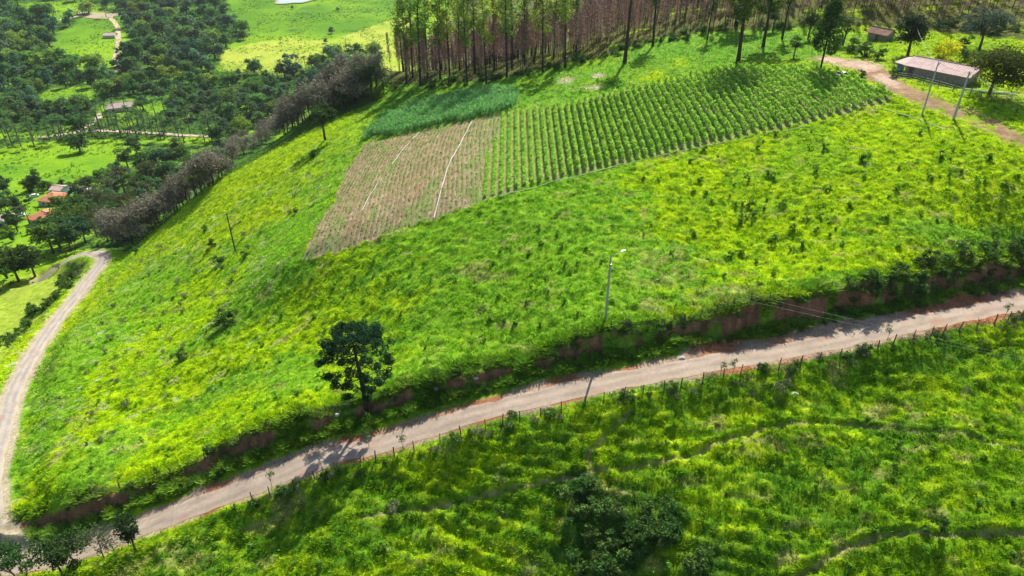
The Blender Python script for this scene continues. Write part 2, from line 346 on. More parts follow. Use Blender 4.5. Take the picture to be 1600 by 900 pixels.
def attr_mat(name, transl=0.0, rough=.9, noise=None, bump=0.0, objvar=0.0, fac=(.75, 1.25), broad=None):
    """albedo from the mesh's own 'tint' colours times a fine procedural noise"""
    m, nt, n, l, b = nodes(name)
    a = n.new("ShaderNodeAttribute"); a.attribute_name = "tint"; src = a.outputs["Color"]
    if noise:
        tc = n.new("ShaderNodeTexCoord"); no = n.new("ShaderNodeTexNoise"); no.inputs["Scale"].default_value = noise; no.inputs["Detail"].default_value = 5
        no.inputs["Roughness"].default_value = .7
        l.new(tc.outputs["Object"], no.inputs["Vector"])
        mr = n.new("ShaderNodeMapRange"); mr.inputs[1].default_value = .3; mr.inputs[2].default_value = .7; mr.inputs[3].default_value = fac[0]; mr.inputs[4].default_value = fac[1]
        l.new(no.outputs["Fac"], mr.inputs[0])
        mx = n.new("ShaderNodeVectorMath"); mx.operation = 'SCALE'; l.new(src, mx.inputs[0]); l.new(mr.outputs[0], mx.inputs["Scale"]); src = mx.outputs[0]
        if broad:
            n2 = n.new("ShaderNodeTexNoise"); n2.inputs["Scale"].default_value = broad; n2.inputs["Detail"].default_value = 6; n2.inputs["Roughness"].default_value = .75
            l.new(tc.outputs["Object"], n2.inputs["Vector"])
            r2 = n.new("ShaderNodeMapRange"); r2.inputs[1].default_value = .35; r2.inputs[2].default_value = .65; r2.inputs[3].default_value = .72; r2.inputs[4].default_value = 1.2
            l.new(n2.outputs["Fac"], r2.inputs[0]); m2_ = n.new("ShaderNodeVectorMath"); m2_.operation = 'SCALE'; l.new(src, m2_.inputs[0]); l.new(r2.outputs[0], m2_.inputs["Scale"]); src = m2_.outputs[0]
        if bump:
            bp = n.new("ShaderNodeBump"); bp.inputs["Strength"].default_value = bump; bp.inputs["Distance"].default_value = .12
            l.new(no.outputs["Fac"], bp.inputs["Height"]); l.new(bp.outputs[0], b.inputs["Normal"])
    if objvar:
        oi = n.new("ShaderNodeObjectInfo"); hs = n.new("ShaderNodeHueSaturation")
        m1 = n.new("ShaderNodeMapRange"); m1.inputs[3].default_value = .5-.035*objvar; m1.inputs[4].default_value = .5+.03*objvar
        l.new(oi.outputs["Random"], m1.inputs[0]); l.new(m1.outputs[0], hs.inputs["Hue"])
        wn_ = n.new("ShaderNodeTexWhiteNoise"); wn_.noise_dimensions = '1D'; l.new(oi.outputs["Random"], wn_.inputs["W"])
        m2 = n.new("ShaderNodeMapRange"); m2.inputs[3].default_value = 1-.4*objvar; m2.inputs[4].default_value = 1+.45*objvar
        l.new(wn_.outputs["Value"], m2.inputs[0]); l.new(m2.outputs[0], hs.inputs["Value"])
        l.new(src, hs.inputs["Color"]); src = hs.outputs["Color"]
    l.new(src, b.inputs["Base Color"]); b.inputs["Roughness"].default_value = rough
    b.inputs["Specular IOR Level"].default_value = .03
    if transl:
        tr = n.new("ShaderNodeBsdfTranslucent"); l.new(src, tr.inputs["Color"])
        ms = n.new("ShaderNodeMixShader"); ms.inputs[0].default_value = transl
        l.new(b.outputs[0], ms.inputs[1]); l.new(tr.outputs[0], ms.inputs[2]); l.new(ms.outputs[0], n["Material Output"].inputs["Surface"])
    return m
M = {}
M['ground'] = attr_mat('ground', 0, .95, 4.0, .6, 0, (.5, 1.42), .55)
M['grass'] = attr_mat('grass_blades', .5, .8)
M['leaf'] = attr_mat('leaf', .38, .6, None, 0, .8)
M['weed'] = attr_mat('weed_leaf', .35, .7, None, 0, .5)
M['dead'] = attr_mat('dead_twigs', .15, .9, None, 0, .6)
M['bark'] = simple('bark', (.10, .075, .055), .95, .35, 4)
M['barkdark'] = simple('bark_dark', (.045, .035, .03), .95, .35, 4)
M['barkpale'] = simple('bark_pale', (.17, .14, .11), .95, .35, 4)
M['wood'] = simple('weathered_wood', (.10, .08, .062), .95, .3, 6)
M['concrete'] = simple('pole_concrete', (.36, .36, .34), .85, .15, 5)
M['steel'] = simple('galvanised_steel', (.45, .46, .47), .45, .1, 5, .7, 0)
M['wire'] = simple('wire', (.42, .42, .42), .5, .1, 2, .6, 0)
M['cable'] = simple('aluminium_cable', (.40, .41, .40), .45, .1, 2, .5, 0)
M['white'] = simple('white_paint', (.78, .78, .76), .4, .06, 3, 0, 0)
M['hose'] = simple('pale_hose', (.42, .43, .38), .6, .15, 3, 0, 0)
M['black'] = simple('black_rubber', (.03, .03, .03), .8, .2, 5, 0, 0)
M['glassy'] = simple('dark_glass', (.03, .04, .05), .08, .1, 3, 0, 0)
M['wall'] = simple('limewashed_wall', (.52, .50, .45), .9, .15, 1.5)
M['greywall'] = simple('unpainted_block_wall', (.24, .205, .175), .95, .25, 2.0)
M['blue'] = simple('blue_tarp', (.10, .18, .36), .6, .2, 2)
M['stone'] = simple('pale_stone', (.42, .40, .37), .9, .25, 3)
M['pinkroof'] = simple('faded_pink_roof', (.50, .37, .34), .95, .18, 1.2)
M['redroof'] = simple('terracotta_roof', (.52, .20, .11), .85, .25, 1.5)
M['oldroof'] = simple('rusty_roof', (.23, .13, .10), .85, .4, 1.5)
M['pool'] = simple('pool_water', (.06, .42, .40), .05, .1, 1, 0, 0)
M['paving'] = simple('pale_paving', (.55, .52, .47), .9, .12, 1)
M['pond'] = simple('pond_water', (.30, .36, .40), .04, .08, .1, 0, .0)

def mk(name, V, F, mat, parent=None, tint=None, smooth=False, tile=None):
    V = np.asarray(V, np.float32); me = bpy.data.meshes.new(name)
    me.vertices.add(len(V)); me.vertices.foreach_set("co", V.ravel())
    if isinstance(F, np.ndarray):
        k = F.shape[1]; nf = len(F)
        me.loops.add(nf*k); me.loops.foreach_set("vertex_index", F.astype(np.int32).ravel())
        me.polygons.add(nf); me.polygons.foreach_set("loop_start", np.arange(0, nf*k, k, dtype=np.int32))
    else:
        tot = sum(len(f) for f in F); me.loops.add(tot); me.loops.foreach_set("vertex_index", np.array([i for f in F for i in f], np.int32))
        st = np.cumsum([0]+[len(f) for f in F[:-1]]).astype(np.int32); me.polygons.add(len(F)); me.polygons.foreach_set("loop_start", st)
    me.update(calc_edges=True); me.validate()
    smooth = smooth or name in ('trunk', 'branches', 'pole_shaft', 'overhead_cable', 'irrigation_hose', 'plastic_pipe', 'lamp_arm')
    me.polygons.foreach_set("use_smooth", np.full(len(me.polygons), bool(smooth)))
    if tint is not None:
        a = me.attributes.new("tint", 'FLOAT_COLOR', 'POINT'); t = np.ones((len(V), 4), np.float32); t[:, :3] = tint; a.data.foreach_set("color", t.ravel())
    if mat: me.materials.append(mat)
    o = bpy.data.objects.new(name, me); COL.objects.link(o)
    if parent: o.parent = parent
    return o
def tag(o, label=None, cat=None, group=None, kind=None):
    if label: o["label"] = label
    if cat: o["category"] = cat
    if group: o["group"] = group
    if kind: o["kind"] = kind
    return o
def thing(name, loc, label, cat, group=None, rz=0, s=1.0):
    o = bpy.data.objects.new(name, None); COL.objects.link(o); o.location = loc; o.rotation_euler = (0, 0, rz); o.scale = (s, s, s) if np.isscalar(s) else s
    o.empty_display_size = .3
    return tag(o, label, cat, group)

# ------------------------------------------------------------------ ground sheet
nx, ny = GX.shape
V = np.stack([GX, GY, GZ], -1).reshape(-1, 3)
I = np.arange(nx*ny).reshape(nx, ny)
F = np.stack([I[:-1, :-1], I[1:, :-1], I[1:, 1:], I[:-1, 1:]], -1).reshape(-1, 4)
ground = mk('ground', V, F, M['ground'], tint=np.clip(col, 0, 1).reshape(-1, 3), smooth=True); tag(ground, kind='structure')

# ------------------------------------------------------------------ roads
def ribbon(line, hw, name, mat, lift, jit=.25, across=7, k=3):
    V = []; T = []; L = 0
    n = len(line)
    for i in range(n):
        a = line[max(0, i-1)]; b = line[min(n-1, i+1)]; d = (b-a)[:2]; d = d/np.linalg.norm(d); nn = np.array([-d[1], d[0]])
        if i: L += np.linalg.norm((line[i]-line[i-1])[:2])
        wl_ = hw*(1+jit*(float(fbm(L/2.6, 0.0, k))-.5)*2); wr = hw*(1+jit*(float(fbm(L/2.6, 50.0, k))-.5)*2)
        for j in range(across):
            s = -1+2*j/(across-1); w = wr if s < 0 else wl_
            p = line[i][:2]+nn*w*s; V.append((p[0], p[1], line[i][2]+lift-.05*abs(s)**3)); T.append((L, s))
    F = []
    for i in range(n-1):
        for j in range(across-1):
            a = i*across+j; F.append((a, a+across, a+across+1, a+1))
    return np.array(V), np.array(F), np.array(T)
def road_obj(line, hw, name, lift, jit=.22, ca=(.345, .275, .21), cb=(.235, .198, .175), edge=(.36, .285, .21)):
    fine = smooth_line(line[::2], .45)
    V, F, T = ribbon(fine, hw, name, None, lift, jit, 13)
    s = np.abs(T[:, 1]+.25*(fbm(T[:, 0]/9, T[:, 0]*0, 2)-.5)); tr = sm(.32, .0, np.abs(s-.42))
    nz = fbm(T[:, 0]/2.3, T[:, 1]*2, 4, 3)
    c = np.array(ca)[None]*(1-tr[:, None]*.5)+np.array(cb)[None]*tr[:, None]*.5
    c = c*(.72+.56*nz[:, None])
    e = sm(.72, .98, s)[:, None]; c = c*(1-e)+np.array(edge)[None]*e
    pot = (sm(.74, .84, fbm(T[:, 0]/1.7, T[:, 1]*1.8, 6, 2))*.5)[:, None]; c = c*(1-pot)+np.array((.36, .20, .13))[None]*pot
    o = mk(name, V, F, M['roadm'], tint=c, smooth=True); tag(o, kind='structure'); return o
M['roadm'] = attr_mat('worn_road_surface', 0, .9, 2.5, .25, 0, (.85, 1.14))
road_obj(ROAD, 1.62, 'road', .05)
road_obj(LROAD[3:], 1.32, 'road', .035, .16, (.335, .295, .25), (.215, .19, .18), (.37, .32, .23))
def draped(pxs, hw, name, c, lift=.12, jit=.5, step=1.5):
    ln = smooth_line([cast(*p) for p in pxs], step)
    V, F, T = ribbon(ln, hw, name, None, 0, jit, 5)
    V[:, 2] = hsample(V[:, 0], V[:, 1])+lift
    nz = fbm(V[:, 0]/2, V[:, 1]/2, 3)[:, None]
    return tag(mk(name, V, F, M['roadm'], tint=np.array(c)[None]*(.7+.6*nz), smooth=True), kind='structure')
draped([(158,22),(172,28),(184,45),(184,75),(180,95),(186,112)], 2.0, 'valley_path', (.46, .38, .22), .3)
draped([(95,32),(125,25),(160,22)], 2.3, 'valley_path', (.50, .40, .30), .3)
draped([(0,48),(18,18),(45,28)], 2.0, 'valley_path', (.50, .38, .28), .3)
draped([(60,216),(120,208),(160,205),(225,208),(290,212),(335,214)], 1.8, 'valley_path', (.45, .36, .28), .3)
draped([(120,205),(150,190),(155,178)], 1.6, 'valley_path', (.45, .36, .28), .3)
# bare clearing at the end of the valley path
pc = cast(160, 24)
a = np.linspace(0, 2*np.pi, 28, endpoint=False); rr = 1+.25*np.sin(3*a)+.15*np.sin(5*a+1)
Vc = np.stack([pc[0]+24*rr*np.cos(a), pc[1]+13*rr*np.sin(a)], -1); Vc = np.r_[[[pc[0], pc[1]]], Vc]
Vc = np.c_[Vc, hsample(Vc[:, 0], Vc[:, 1])+.35]
tag(mk('clearing', Vc, np.array([(0, 1+i, 1+(i+1) % 28) for i in range(28)]), M['roadm'], tint=np.tile([.36, .30, .19], (29, 1))), kind='structure')
# pond
pc = cast(460, 3); rr = 1+.2*np.sin(2*a+.6)+.1*np.sin(5*a)
Vc = np.stack([pc[0]+17*rr*np.cos(a), pc[1]+24*rr*np.sin(a)+12], -1); Vc = np.r_[[[pc[0], pc[1]+12]], Vc]; zp = hsample(Vc[:, 0], Vc[:, 1]).max()+.15
rim = Vc.copy(); rim = np.c_[(rim-[pc[0], pc[1]+12])*1.14+[pc[0], pc[1]+12], np.full(29, zp-.08)]
tag(mk('pond_bank', rim, np.array([(0, 1+i, 1+(i+1) % 28) for i in range(28)]), M['roadm'], tint=np.tile([.30, .27, .14], (29, 1))), kind='structure')
tag(mk('pond_water', np.c_[Vc, np.full(29, zp)], np.array([(0, 1+i, 1+(i+1) % 28) for i in range(28)]), M['pond']), kind='structure')

# ------------------------------------------------------------------ mesh builders
def tube(pts, rad, sides=6):
    pts = np.array(pts, float); V = []; F = []
    for i, p in enumerate(pts):
        d = pts[min(i+1, len(pts)-1)]-pts[max(i-1, 0)]; d = d/(np.linalg.norm(d)+1e-9)
        u = np.cross(d, [0, 0, 1]) if abs(d[2]) < .9 else np.cross(d, [1, 0, 0]); u /= np.linalg.norm(u); w = np.cross(d, u)
        for k in range(sides):
            a = 2*math.pi*k/sides; V.append(p+rad[i]*(math.cos(a)*u+math.sin(a)*w))
    for i in range(len(pts)-1):
        for k in range(sides):
            F.append((i*sides+k, i*sides+(k+1) % sides, (i+1)*sides+(k+1) % sides, (i+1)*sides+k))
    return np.array(V), np.array(F)
def box(c, s, rz=0):
    x, y, z = [v/2 for v in s]
    V = np.array([(i*x, j*y, k*z) for k in (-1, 1) for j in (-1, 1) for i in (-1, 1)])
    cz, sz = math.cos(rz), math.sin(rz); V = V@np.array([[cz, sz, 0], [-sz, cz, 0], [0, 0, 1]])+np.array(c)
    return V, np.array([(0, 2, 3, 1), (4, 5, 7, 6), (0, 1, 5, 4), (2, 6, 7, 3), (0, 4, 6, 2), (1, 3, 7, 5)])
def join(parts):
    V = []; F = []; n = 0
    for v, f in parts: V.append(v); F.append(f+n); n += len(v)
    return np.concatenate(V), np.concatenate(F)
def leaves(c, size, rng, asp=1.6, up=0.0):
    """one small quad per centre, turned at random (up>0 leans the faces towards the sky)"""
    n = len(c); a = rng.normal(size=(n, 3)); a[:, 2] *= (1-up*.7); a /= np.linalg.norm(a, axis=1)[:, None]
    b = rng.normal(size=(n, 3)); b[:, 2] *= (1-up*.7); b -= (a*b).sum(1)[:, None]*a; b /= np.linalg.norm(b, axis=1)[:, None]+1e-9
    s = (size*(.7+.6*rng.random(n)))[:, None]
    V = np.stack([c-a*s*asp, c+b*s*.6, c+a*s*asp, c-b*s*.6], 1).reshape(-1, 3)
    return V, np.arange(4*n).reshape(n, 4)
def tint_for(n, c, rng, lo=.65, hi=1.35, alt=None, p=.25):
    t = np.array(c)[None]*(lo+(hi-lo)*rng.random(n))[:, None]
    if alt is not None: m = rng.random(n) < p; t[m] = np.array(alt)[None]*(lo+(hi-lo)*rng.random(m.sum()))[:, None]
    return np.repeat(t, 4, 0)
def crown_pts(rng, n_lobe, per, rx, rz, cz, lr=.42, shell=.75):
    C = []
    for i in range(n_lobe):
        th = rng.random()*6.283; r = math.sqrt(rng.random())*.72; h = (rng.random()*2-1)*.75*math.sqrt(max(.05, 1-r*r))
        o = np.array([r*math.cos(th), r*math.sin(th), h]); lrr = lr*(.65+.6*rng.random())
        d = rng.normal(size=(per, 3)); d /= np.linalg.norm(d, axis=1)[:, None]; d[:, 2] = np.where(d[:, 2] < -.3, -d[:, 2]*.6, d[:, 2])
        q = o+d*lrr*(shell+(1-shell)*rng.random(per))[:, None]*(1+.18*rng.normal(size=per))[:, None]
        C.append(q)
    C = np.concatenate(C); C[:, 0] *= rx; C[:, 1] *= rx; C[:, 2] = C[:, 2]*rz+cz
    return C
# prototype meshes: lists of (part name, mesh data)
def proto_broad(seed, h=9, rx=4.2, rz=3.2, c=(.045, .085, .018), alt=None, lobes=14, per=95, ls=.30, bark='bark', lr=.42, trunkfrac=.55, tr=.28):
    rng = np.random.default_rng(seed); cz = h-rz*1.05
    C = crown_pts(rng, lobes, per, rx, rz, cz, lr)
    V, F = leaves(C, ls, rng, 1.3, .65)
    crown = mk('crown', V, F, M['leaf'], tint=tint_for(len(C), c, rng, .6, 1.4, alt, .3))
    parts = []
    lean = rng.normal(size=2)*.3
    top = np.array([lean[0], lean[1], cz])
    parts.append(tube([(0, 0, -.6), (lean[0]*.3, lean[1]*.3, h*.2), top*[.8, .8, .8], top], [tr*1.3, tr, tr*.7, tr*.3]))
    for i in range(6):
        a = rng.random()*6.283; z0 = cz*(.45+.4*rng.random()); p0 = np.array([lean[0]*.7, lean[1]*.7, z0]); e = np.array([math.cos(a)*rx*.7, math.sin(a)*rx*.7, cz+rz*(.4*rng.random()-.1)])
        parts.append(tube([p0, (p0+e)/2+[0, 0, .3], e], [tr*.45, tr*.28, tr*.1], 5))
    v, f = join(parts); trunk = mk('trunk', v, f, M[bark])
    for o in (crown, trunk): COL.objects.unlink(o)
    return [('trunk', trunk.data), ('crown', crown.data)]
def proto_euc(seed, h=25, c=(.10, .155, .02), crown_from=.5, spread=2.6, n=800, bark='barkdark', ls=.24, tr=.26):
    rng = np.random.default_rng(seed); parts = []; C = []
    lean = rng.normal(size=2)*.5
    ax = lambda z: np.array([lean[0]*z/h, lean[1]*z/h, z])
    parts.append(tube([ax(-.8)]+[ax(h*q) for q in (.1, .3, .5, .7, .88, 1)], [tr*1.35, tr, tr*.85, tr*.7, tr*.5, tr*.25, .03]))
    nb = 26
    for i in range(nb):
        z = h*(crown_from+(1-crown_from)*(i+rng.random())/nb); a = rng.random()*6.283
        w = spread*(1.0-.55*abs((z/h-crown_from)/(1-crown_from)-.35))*(.5+.7*rng.random())
        e = ax(z)+np.array([math.cos(a)*w, math.sin(a)*w, w*.8]); parts.append(tube([ax(z), (ax(z)+e)/2+[0, 0, -.1], e], [.07, .045, .02], 4))
        m = n//nb; k = rng.random((m, 1))**.6
        q = ax(z)*(1-k)+e*k+rng.normal(size=(m, 3))*[.55, .55, .50]; C.append(q)
    C = np.concatenate(C); V, F = leaves(C, ls, rng, 1.6, .5)
    crown = mk('crown', V, F, M['leaf'], tint=tint_for(len(C), c, rng, .55, 1.5, (c[0]*1.7, c[1]*1.45, c[2]), .3))
    v, f = join(parts); trunk = mk('trunk', v, f, M[bark])
    for o in (crown, trunk): COL.objects.unlink(o)
    return [('trunk', trunk.data), ('crown', crown.data)]
def branch_rec(rng, p, d, L, r, depth, parts, tips, spread=.6):
    e = p+d*L; mid_ = (p+e)/2+rng.normal(size=3)*L*.06
    parts.append(tube([p, mid_, e], [r, r*.8, r*.6], 4 if depth < 3 else 5))
    tips.append(e)
    if depth == 0: return
    for i in range(3 if depth > 1 else 4):
        nd = d+rng.normal(size=3)*spread; nd[2] = abs(nd[2])*.8+.15; nd /= np.linalg.norm(nd)
        branch_rec(rng, p+(e-p)*(.55+.45*rng.random()), nd, L*(.55+.25*rng.random()), r*.55, depth-1, parts, tips, spread)
def proto_bare(seed, h=7, c=(.16, .12, .10), twigs=420, w=2.2, bark='bark', ls=.16):
    rng = np.random.default_rng(seed); parts = []; tips = []
    branch_rec(rng, np.array([0, 0, -.5]), np.array([.05, 0, 1.]), h*.45, .13, 3, parts, tips, .55)
    v, f = join(parts); trunk = mk('trunk', v, f, M[bark])
    tips = np.array([t for t in tips if t[2] > h*.3]); k = rng.integers(0, len(tips), twigs)
    C = tips[k]+rng.normal(size=(twigs, 3))*[.55, .55, .5]
    V, F = leaves(C, ls, rng, 2.6, 0); V = V.reshape(-1, 4, 3); m = V.mean(1, keepdims=True)
    crown = mk('crown', V.reshape(-1, 3), F, M['dead'], tint=tint_for(len(C), c, rng, .5, 1.5))
    # thin the twigs so the crown reads as fine branches
    for o in (crown, trunk): COL.objects.unlink(o)
    return [('trunk', trunk.data), ('crown', crown.data)]
def proto_pole_dead(seed, h=12, c=(.20, .105, .075), n=480):
    rng = np.random.default_rng(seed); l = rng.normal(size=2)*.35
    t = [tube([(0, 0, -.5), (l[0]*.5, l[1]*.5, h*.5), (l[0], l[1], h)], [.085, .06, .015], 4)]
    z = h*(.30+.68*rng.random(n)**.8); r = .15+.65*rng.random(n)*(1.15-z/h)*1.5; a = rng.random(n)*6.283
    for i in range(16):
        zz_ = z[i]; t.append(tube([(l[0]*zz_/h, l[1]*zz_/h, zz_), (l[0]*zz_/h+math.cos(a[i])*r[i]*1.2, l[1]*zz_/h+math.sin(a[i])*r[i]*1.2, zz_+r[i]*.9)], [.02, .01], 3))
    v, f = join(t); trunk = mk('trunk', v, f, M['bark'])
    C = np.stack([l[0]*z/h+np.cos(a)*r, l[1]*z/h+np.sin(a)*r, z], -1)
    V, F = leaves(C, .105, rng, 2.6, 0)
    crown = mk('crown', V, F, M['dead'], tint=tint_for(n, c, rng, .5, 1.6, (.30, .13, .06), .2))
    for o in (crown, trunk): COL.objects.unlink(o)
    return [('trunk', trunk.data), ('crown', crown.data)]
def proto_palm(seed, h=11, nf=18, fl=3.0, c=(.05, .10, .02)):
    rng = np.random.default_rng(seed)
    v, f = tube([(0, 0, -.5), (.1, 0, h*.5), (.05, 0, h)], [.28, .2, .16], 6); trunk = mk('trunk', v, f, M['barkpale'])
    Vs = []; Fs = []; n = 0; T = []
    for i in range(nf):
        a = 2*math.pi*i/nf+rng.random()*.3; el = math.radians(65*rng.random()-5+15); prev = None; L = fl*(.8+.3*rng.random())
        pts = []
        for k in range(6):
            s = k/5; pts.append(np.array([math.cos(a)*math.cos(el)*L*s, math.sin(a)*math.cos(el)*L*s, h+math.sin(el)*L*s-1.1*L*s*s*.55]))
        w = np.array([-math.sin(a), math.cos(a), 0])
        for side in (-1, 1):
            for k in range(5):
                for q in (0, .5):
                    p = pts[k]*(1-q)+pts[k+1]*q; ww = .62*math.sin(math.pi*min(1, (k+q+.6)/5.8)); e = p+w*side*ww+[0, 0, -.35*ww]+(pts[k+1]-pts[k])*.5
                    d = (pts[k+1]-pts[k])*.36
                    Vs += [p, p+d, e+d*.4, e]; Fs.append((n, n+1, n+2, n+3)); n += 4; T += [np.array(c)*(.7+.7*rng.random())]*4
    crown = mk('crown', np.array(Vs), np.array(Fs), M['leaf'], tint=np.array(T))
    for o in (crown, trunk): COL.objects.unlink(o)
    return [('trunk', trunk.data), ('crown', crown.data)]
def proto_bush(seed, r=.9, hz=.8, c=(.05, .11, .015), alt=None, lobes=7, per=60, ls=.085, mat='weed', up=.55):
    rng = np.random.default_rng(seed); C = crown_pts(rng, lobes, per, r, hz, hz*.75, .5, .3)
    C = C[C[:, 2] > -.1]; V, F = leaves(C, ls, rng, 1.6, up)
    o = mk('foliage', V, F, M[mat], tint=tint_for(len(C), c, rng, .5, 1.5, alt, .3)); COL.objects.unlink(o)
    st = [tube([(0, 0, -.2), rng.normal(size=3)*[r*.35, r*.35, 0]+[0, 0, hz*1.1]], [.035, .01], 4) for _ in range(5)]
    v, f = join(st); s = mk('stem', v, f, M['bark']); COL.objects.unlink(s)
    return [('foliage', o.data), ('stem', s.data)]
def put(protos, name, loc, label, cat, group=None, s=1.0, rz=None, single=False):
    if rz is None: rz = random.random()*6.283
    if single:
        o = bpy.data.objects.new(name, protos[0][1]); COL.objects.link(o); o.location = loc; o.rotation_euler = (0, 0, rz); o.scale = (s, s, s) if np.isscalar(s) else s
        return tag(o, label, cat, group)
    t = thing(name, loc, label, cat, group, rz, s)
    for n_, d in protos:
        o = bpy.data.objects.new(n_, d); COL.objects.link(o); o.parent = t
    return t
def scatter_px(poly, n, mind, avoid=(), seed=0, tries=40, lift=0):
    """bases spread over an area of the photograph, dropped on the terrain"""
    rng = np.random.default_rng(seed); p = np.array(poly, float); lo = p.min(0); hi = p.max(0); out = []
    for _ in range(n*tries):
        if len(out) >= n: break
        q = lo+(hi-lo)*rng.random(2)
        if not inpoly(np.array([q[0]]), np.array([q[1]]), poly)[0]: continue
        if any(inpoly(np.array([q[0]]), np.array([q[1]]), a)[0] for a in avoid): continue
        if lift and any(inpoly(np.array([q[0]]), np.array([q[1]-lift]), a)[0] for a in avoid): continue
        if any((q[0]-o[0])**2+((q[1]-o[1])*1.5)**2 < mind*mind for o in out): continue
        out.append(q)
    return out

# ------------------------------------------------------------------ the tall araucaria by the road
def araucaria():
    rng = np.random.default_rng(5); b = cast(572, 636); h = 11.6
    t = thing('araucaria_tree', b, 'dark umbrella-crowned pine with tufted drooping branches beside the road bank', 'tree')
    ax = lambda z: np.array([-.55*(z/h)**1.3, 0, z])
    v, f = tube([ax(-.8), ax(0), ax(2), ax(5), ax(8), ax(10.6)], [.36, .30, .24, .20, .15, .07], 8); mk('trunk', v, f, M['barkdark'], t)
    parts = []; C = []; S = []
    whorls = [(3.2, 2.3, 5), (4.3, 3.0, 6), (5.4, 3.8, 8), (6.6, 4.2, 9), (7.8, 4.2, 10), (8.9, 3.9, 11), (9.8, 3.1, 10), (10.5, 1.9, 9)]
    for z, L, nb in whorls:
        for i in range(nb):
            if z < 8 and rng.random() < .22: continue
            a = 2*math.pi*(i+rng.random()*.55)/nb; l = L*(.78+.3*rng.random()); dr = (-.75 if z < 8 else -.25)
            d = np.array([math.cos(a), math.sin(a), 0]); p0 = ax(z); p1 = p0+d*l*.45+[0, 0, dr*.6]; p2 = p0+d*l*.8+[0, 0, dr]; p3 = p0+d*l+[0, 0, dr+.45]
            parts.append(tube([p0, p1, p2, p3], [.06, .045, .03, .02], 5))
            for k in range(rng.integers(3, 6)):
                cc = p3+rng.normal(size=3)*[.30, .30, .14]-d*rng.random()*l*.22
                parts.append(tube([p2, cc], [.02, .012], 3)); m = 105
                q = rng.normal(size=(m, 3)); q /= np.linalg.norm(q, axis=1)[:, None]; q *= (.26+.2*rng.random((m, 1))); q[:, 2] *= .8; C.append(cc+q)
    m = 60
    for k in range(14):
        cc = ax(10.6)+rng.normal(size=3)*[.95, .95, .25]+[0, 0, .2]; q = rng.normal(size=(m, 3)); q /= np.linalg.norm(q, axis=1)[:, None]; C.append(cc+q*.42*[1, 1, .6])
    v, f = join(parts); mk('branches', v, f, M['barkdark'], t)
    C = np.concatenate(C); V, F = leaves(C, .075, rng, 1.7, .4)
    mk('crown', V, F, M['leaf'], t, tint=tint_for(len(C), (.028, .085, .034), rng, .5, 1.5, (.05, .13, .04), .25))
araucaria()

# ------------------------------------------------------------------ poles, lamp and cables
def to_top(u, v, base):                                   # height so that the top shows at the photograph's row
    lo, hi = 0, 40
    for _ in range(40):
        m = (lo+hi)/2; vv = proj((base[0], base[1], base[2]+m))[1]
        if vv > v: lo = m
        else: hi = m
    return lo
def utility_pole(bpx, topv, label, r=.13, mat='concrete', lamp=False, arm=True, armdir=0.0):
    b = cast(*bpx); h = to_top(bpx[0], topv, b)
    t = thing('utility_pole', b, label, 'utility pole')
    v, f = tube([(0, 0, -.6), (0, 0, h*.5), (0, 0, h)], [r*1.25, r, r*.72], 10); mk('pole_shaft', v, f, M[mat], t)
    tops = []
    if arm:
        v, f = box((0, -.16, h-.45), (1.9, .09, .11)); a = mk('crossarm', v, f, M['wood'], t)
        for x in (-.85, 0, .85):
            v, f = tube([(x, -.16, h-.39), (x, -.16, h-.28), (x, -.16, h-.2)], [.03, .055, .03], 6); mk('insulator', v, f, M['white'], a)
            tops.append(np.array(b)+[x, -.16, h-.2])
        t.rotation_euler = (0, 0, armdir)
        c, s = math.cos(armdir), math.sin(armdir); tops = [np.array(b)+[c*(q-b)[0]-s*(q-b)[1], s*(q-b)[0]+c*(q-b)[1], (q-b)[2]] for q in tops]
    else: tops = [np.array(b)+[0, 0, h-.25]]*1
    if lamp:
        v, f = tube([(0, 0, h-.25), (.5, .25, h+.15), (1.3, .65, h+.45)], [.03, .03, .028], 6); l = mk('lamp_arm', v, f, M['steel'], t)
        v, f = box((1.5, .75, h+.44), (.55, .2, .1), .46); mk('lamp_head', v, f, M['steel'], l)
        v, f = box((0, -.2, h-1.0), (.28, .16, .4)); mk('junction_box', v, f, M['steel'], t)
    return t, tops, h
pA, topA, hA = utility_pole((946, 499), 402, 'tall grey roadside pole with a street lamp arm in the middle of the pasture', .14, 'concrete', True, False)
pB, topB, hB = utility_pole((368, 393), 333, 'thin dark wooden pole on the left side of the steep pasture', .13, 'wood', False, False)
pC, topC, hC = utility_pole((191, 386), 340, 'dark wooden pole at the bend of the narrow left-hand road', .13, 'wood', False, False)
pD, topD, hD = utility_pole((1441, 178), 96, 'slim grey pole at the field corner, nearer the crop rows', .12, 'concrete', False, True, .9)
pE, topE, hE = utility_pole((1490, 186), 112, 'thicker pale concrete pole beside the earth track, below the long shed', .17, 'concrete', False, True, .9)
pF, topF, hF = utility_pole((1419, 88), 40, 'thin pole leaning behind the left end of the pink-roofed shed', .09, 'wood', False, False)
pG, topG, hG = utility_pole((48, 352), 322, 'short pole in front of the valley house with the orange roof', .14, 'wood', False, False)
pF.rotation_euler = (0, -.16, 0)
def cable(a, b, sag, label, r=.014, group='overhead cables', mat='cable'):
    a = np.array(a); b = np.array(b); n = 24; pts = [a+(b-a)*k/n-np.array([0, 0, sag*4*(k/n)*(1-k/n)]) for k in range(n+1)]
    v, f = tube(pts-a, [r]*(n+1), 5); o = mk('overhead_cable', v, f, M[mat]); o.location = a
    return tag(o, label, 'cable', group)
far = P(1830, 608, 62)
for k, (off, r) in enumerate([((0, 0, 0), .006), ((.6, .9, -.75), .006)]):
    cable(topA[0]+[.05, 0, -1.0*k-.05], far+np.array(off), .45, ['upper pale cable from the street lamp pole across the road to the right edge', 'lower pale cable from the street lamp pole across the road to the right edge'][k], r)
cable(topD[1], topE[1], .3, 'short cable between the two grey poles by the shed')
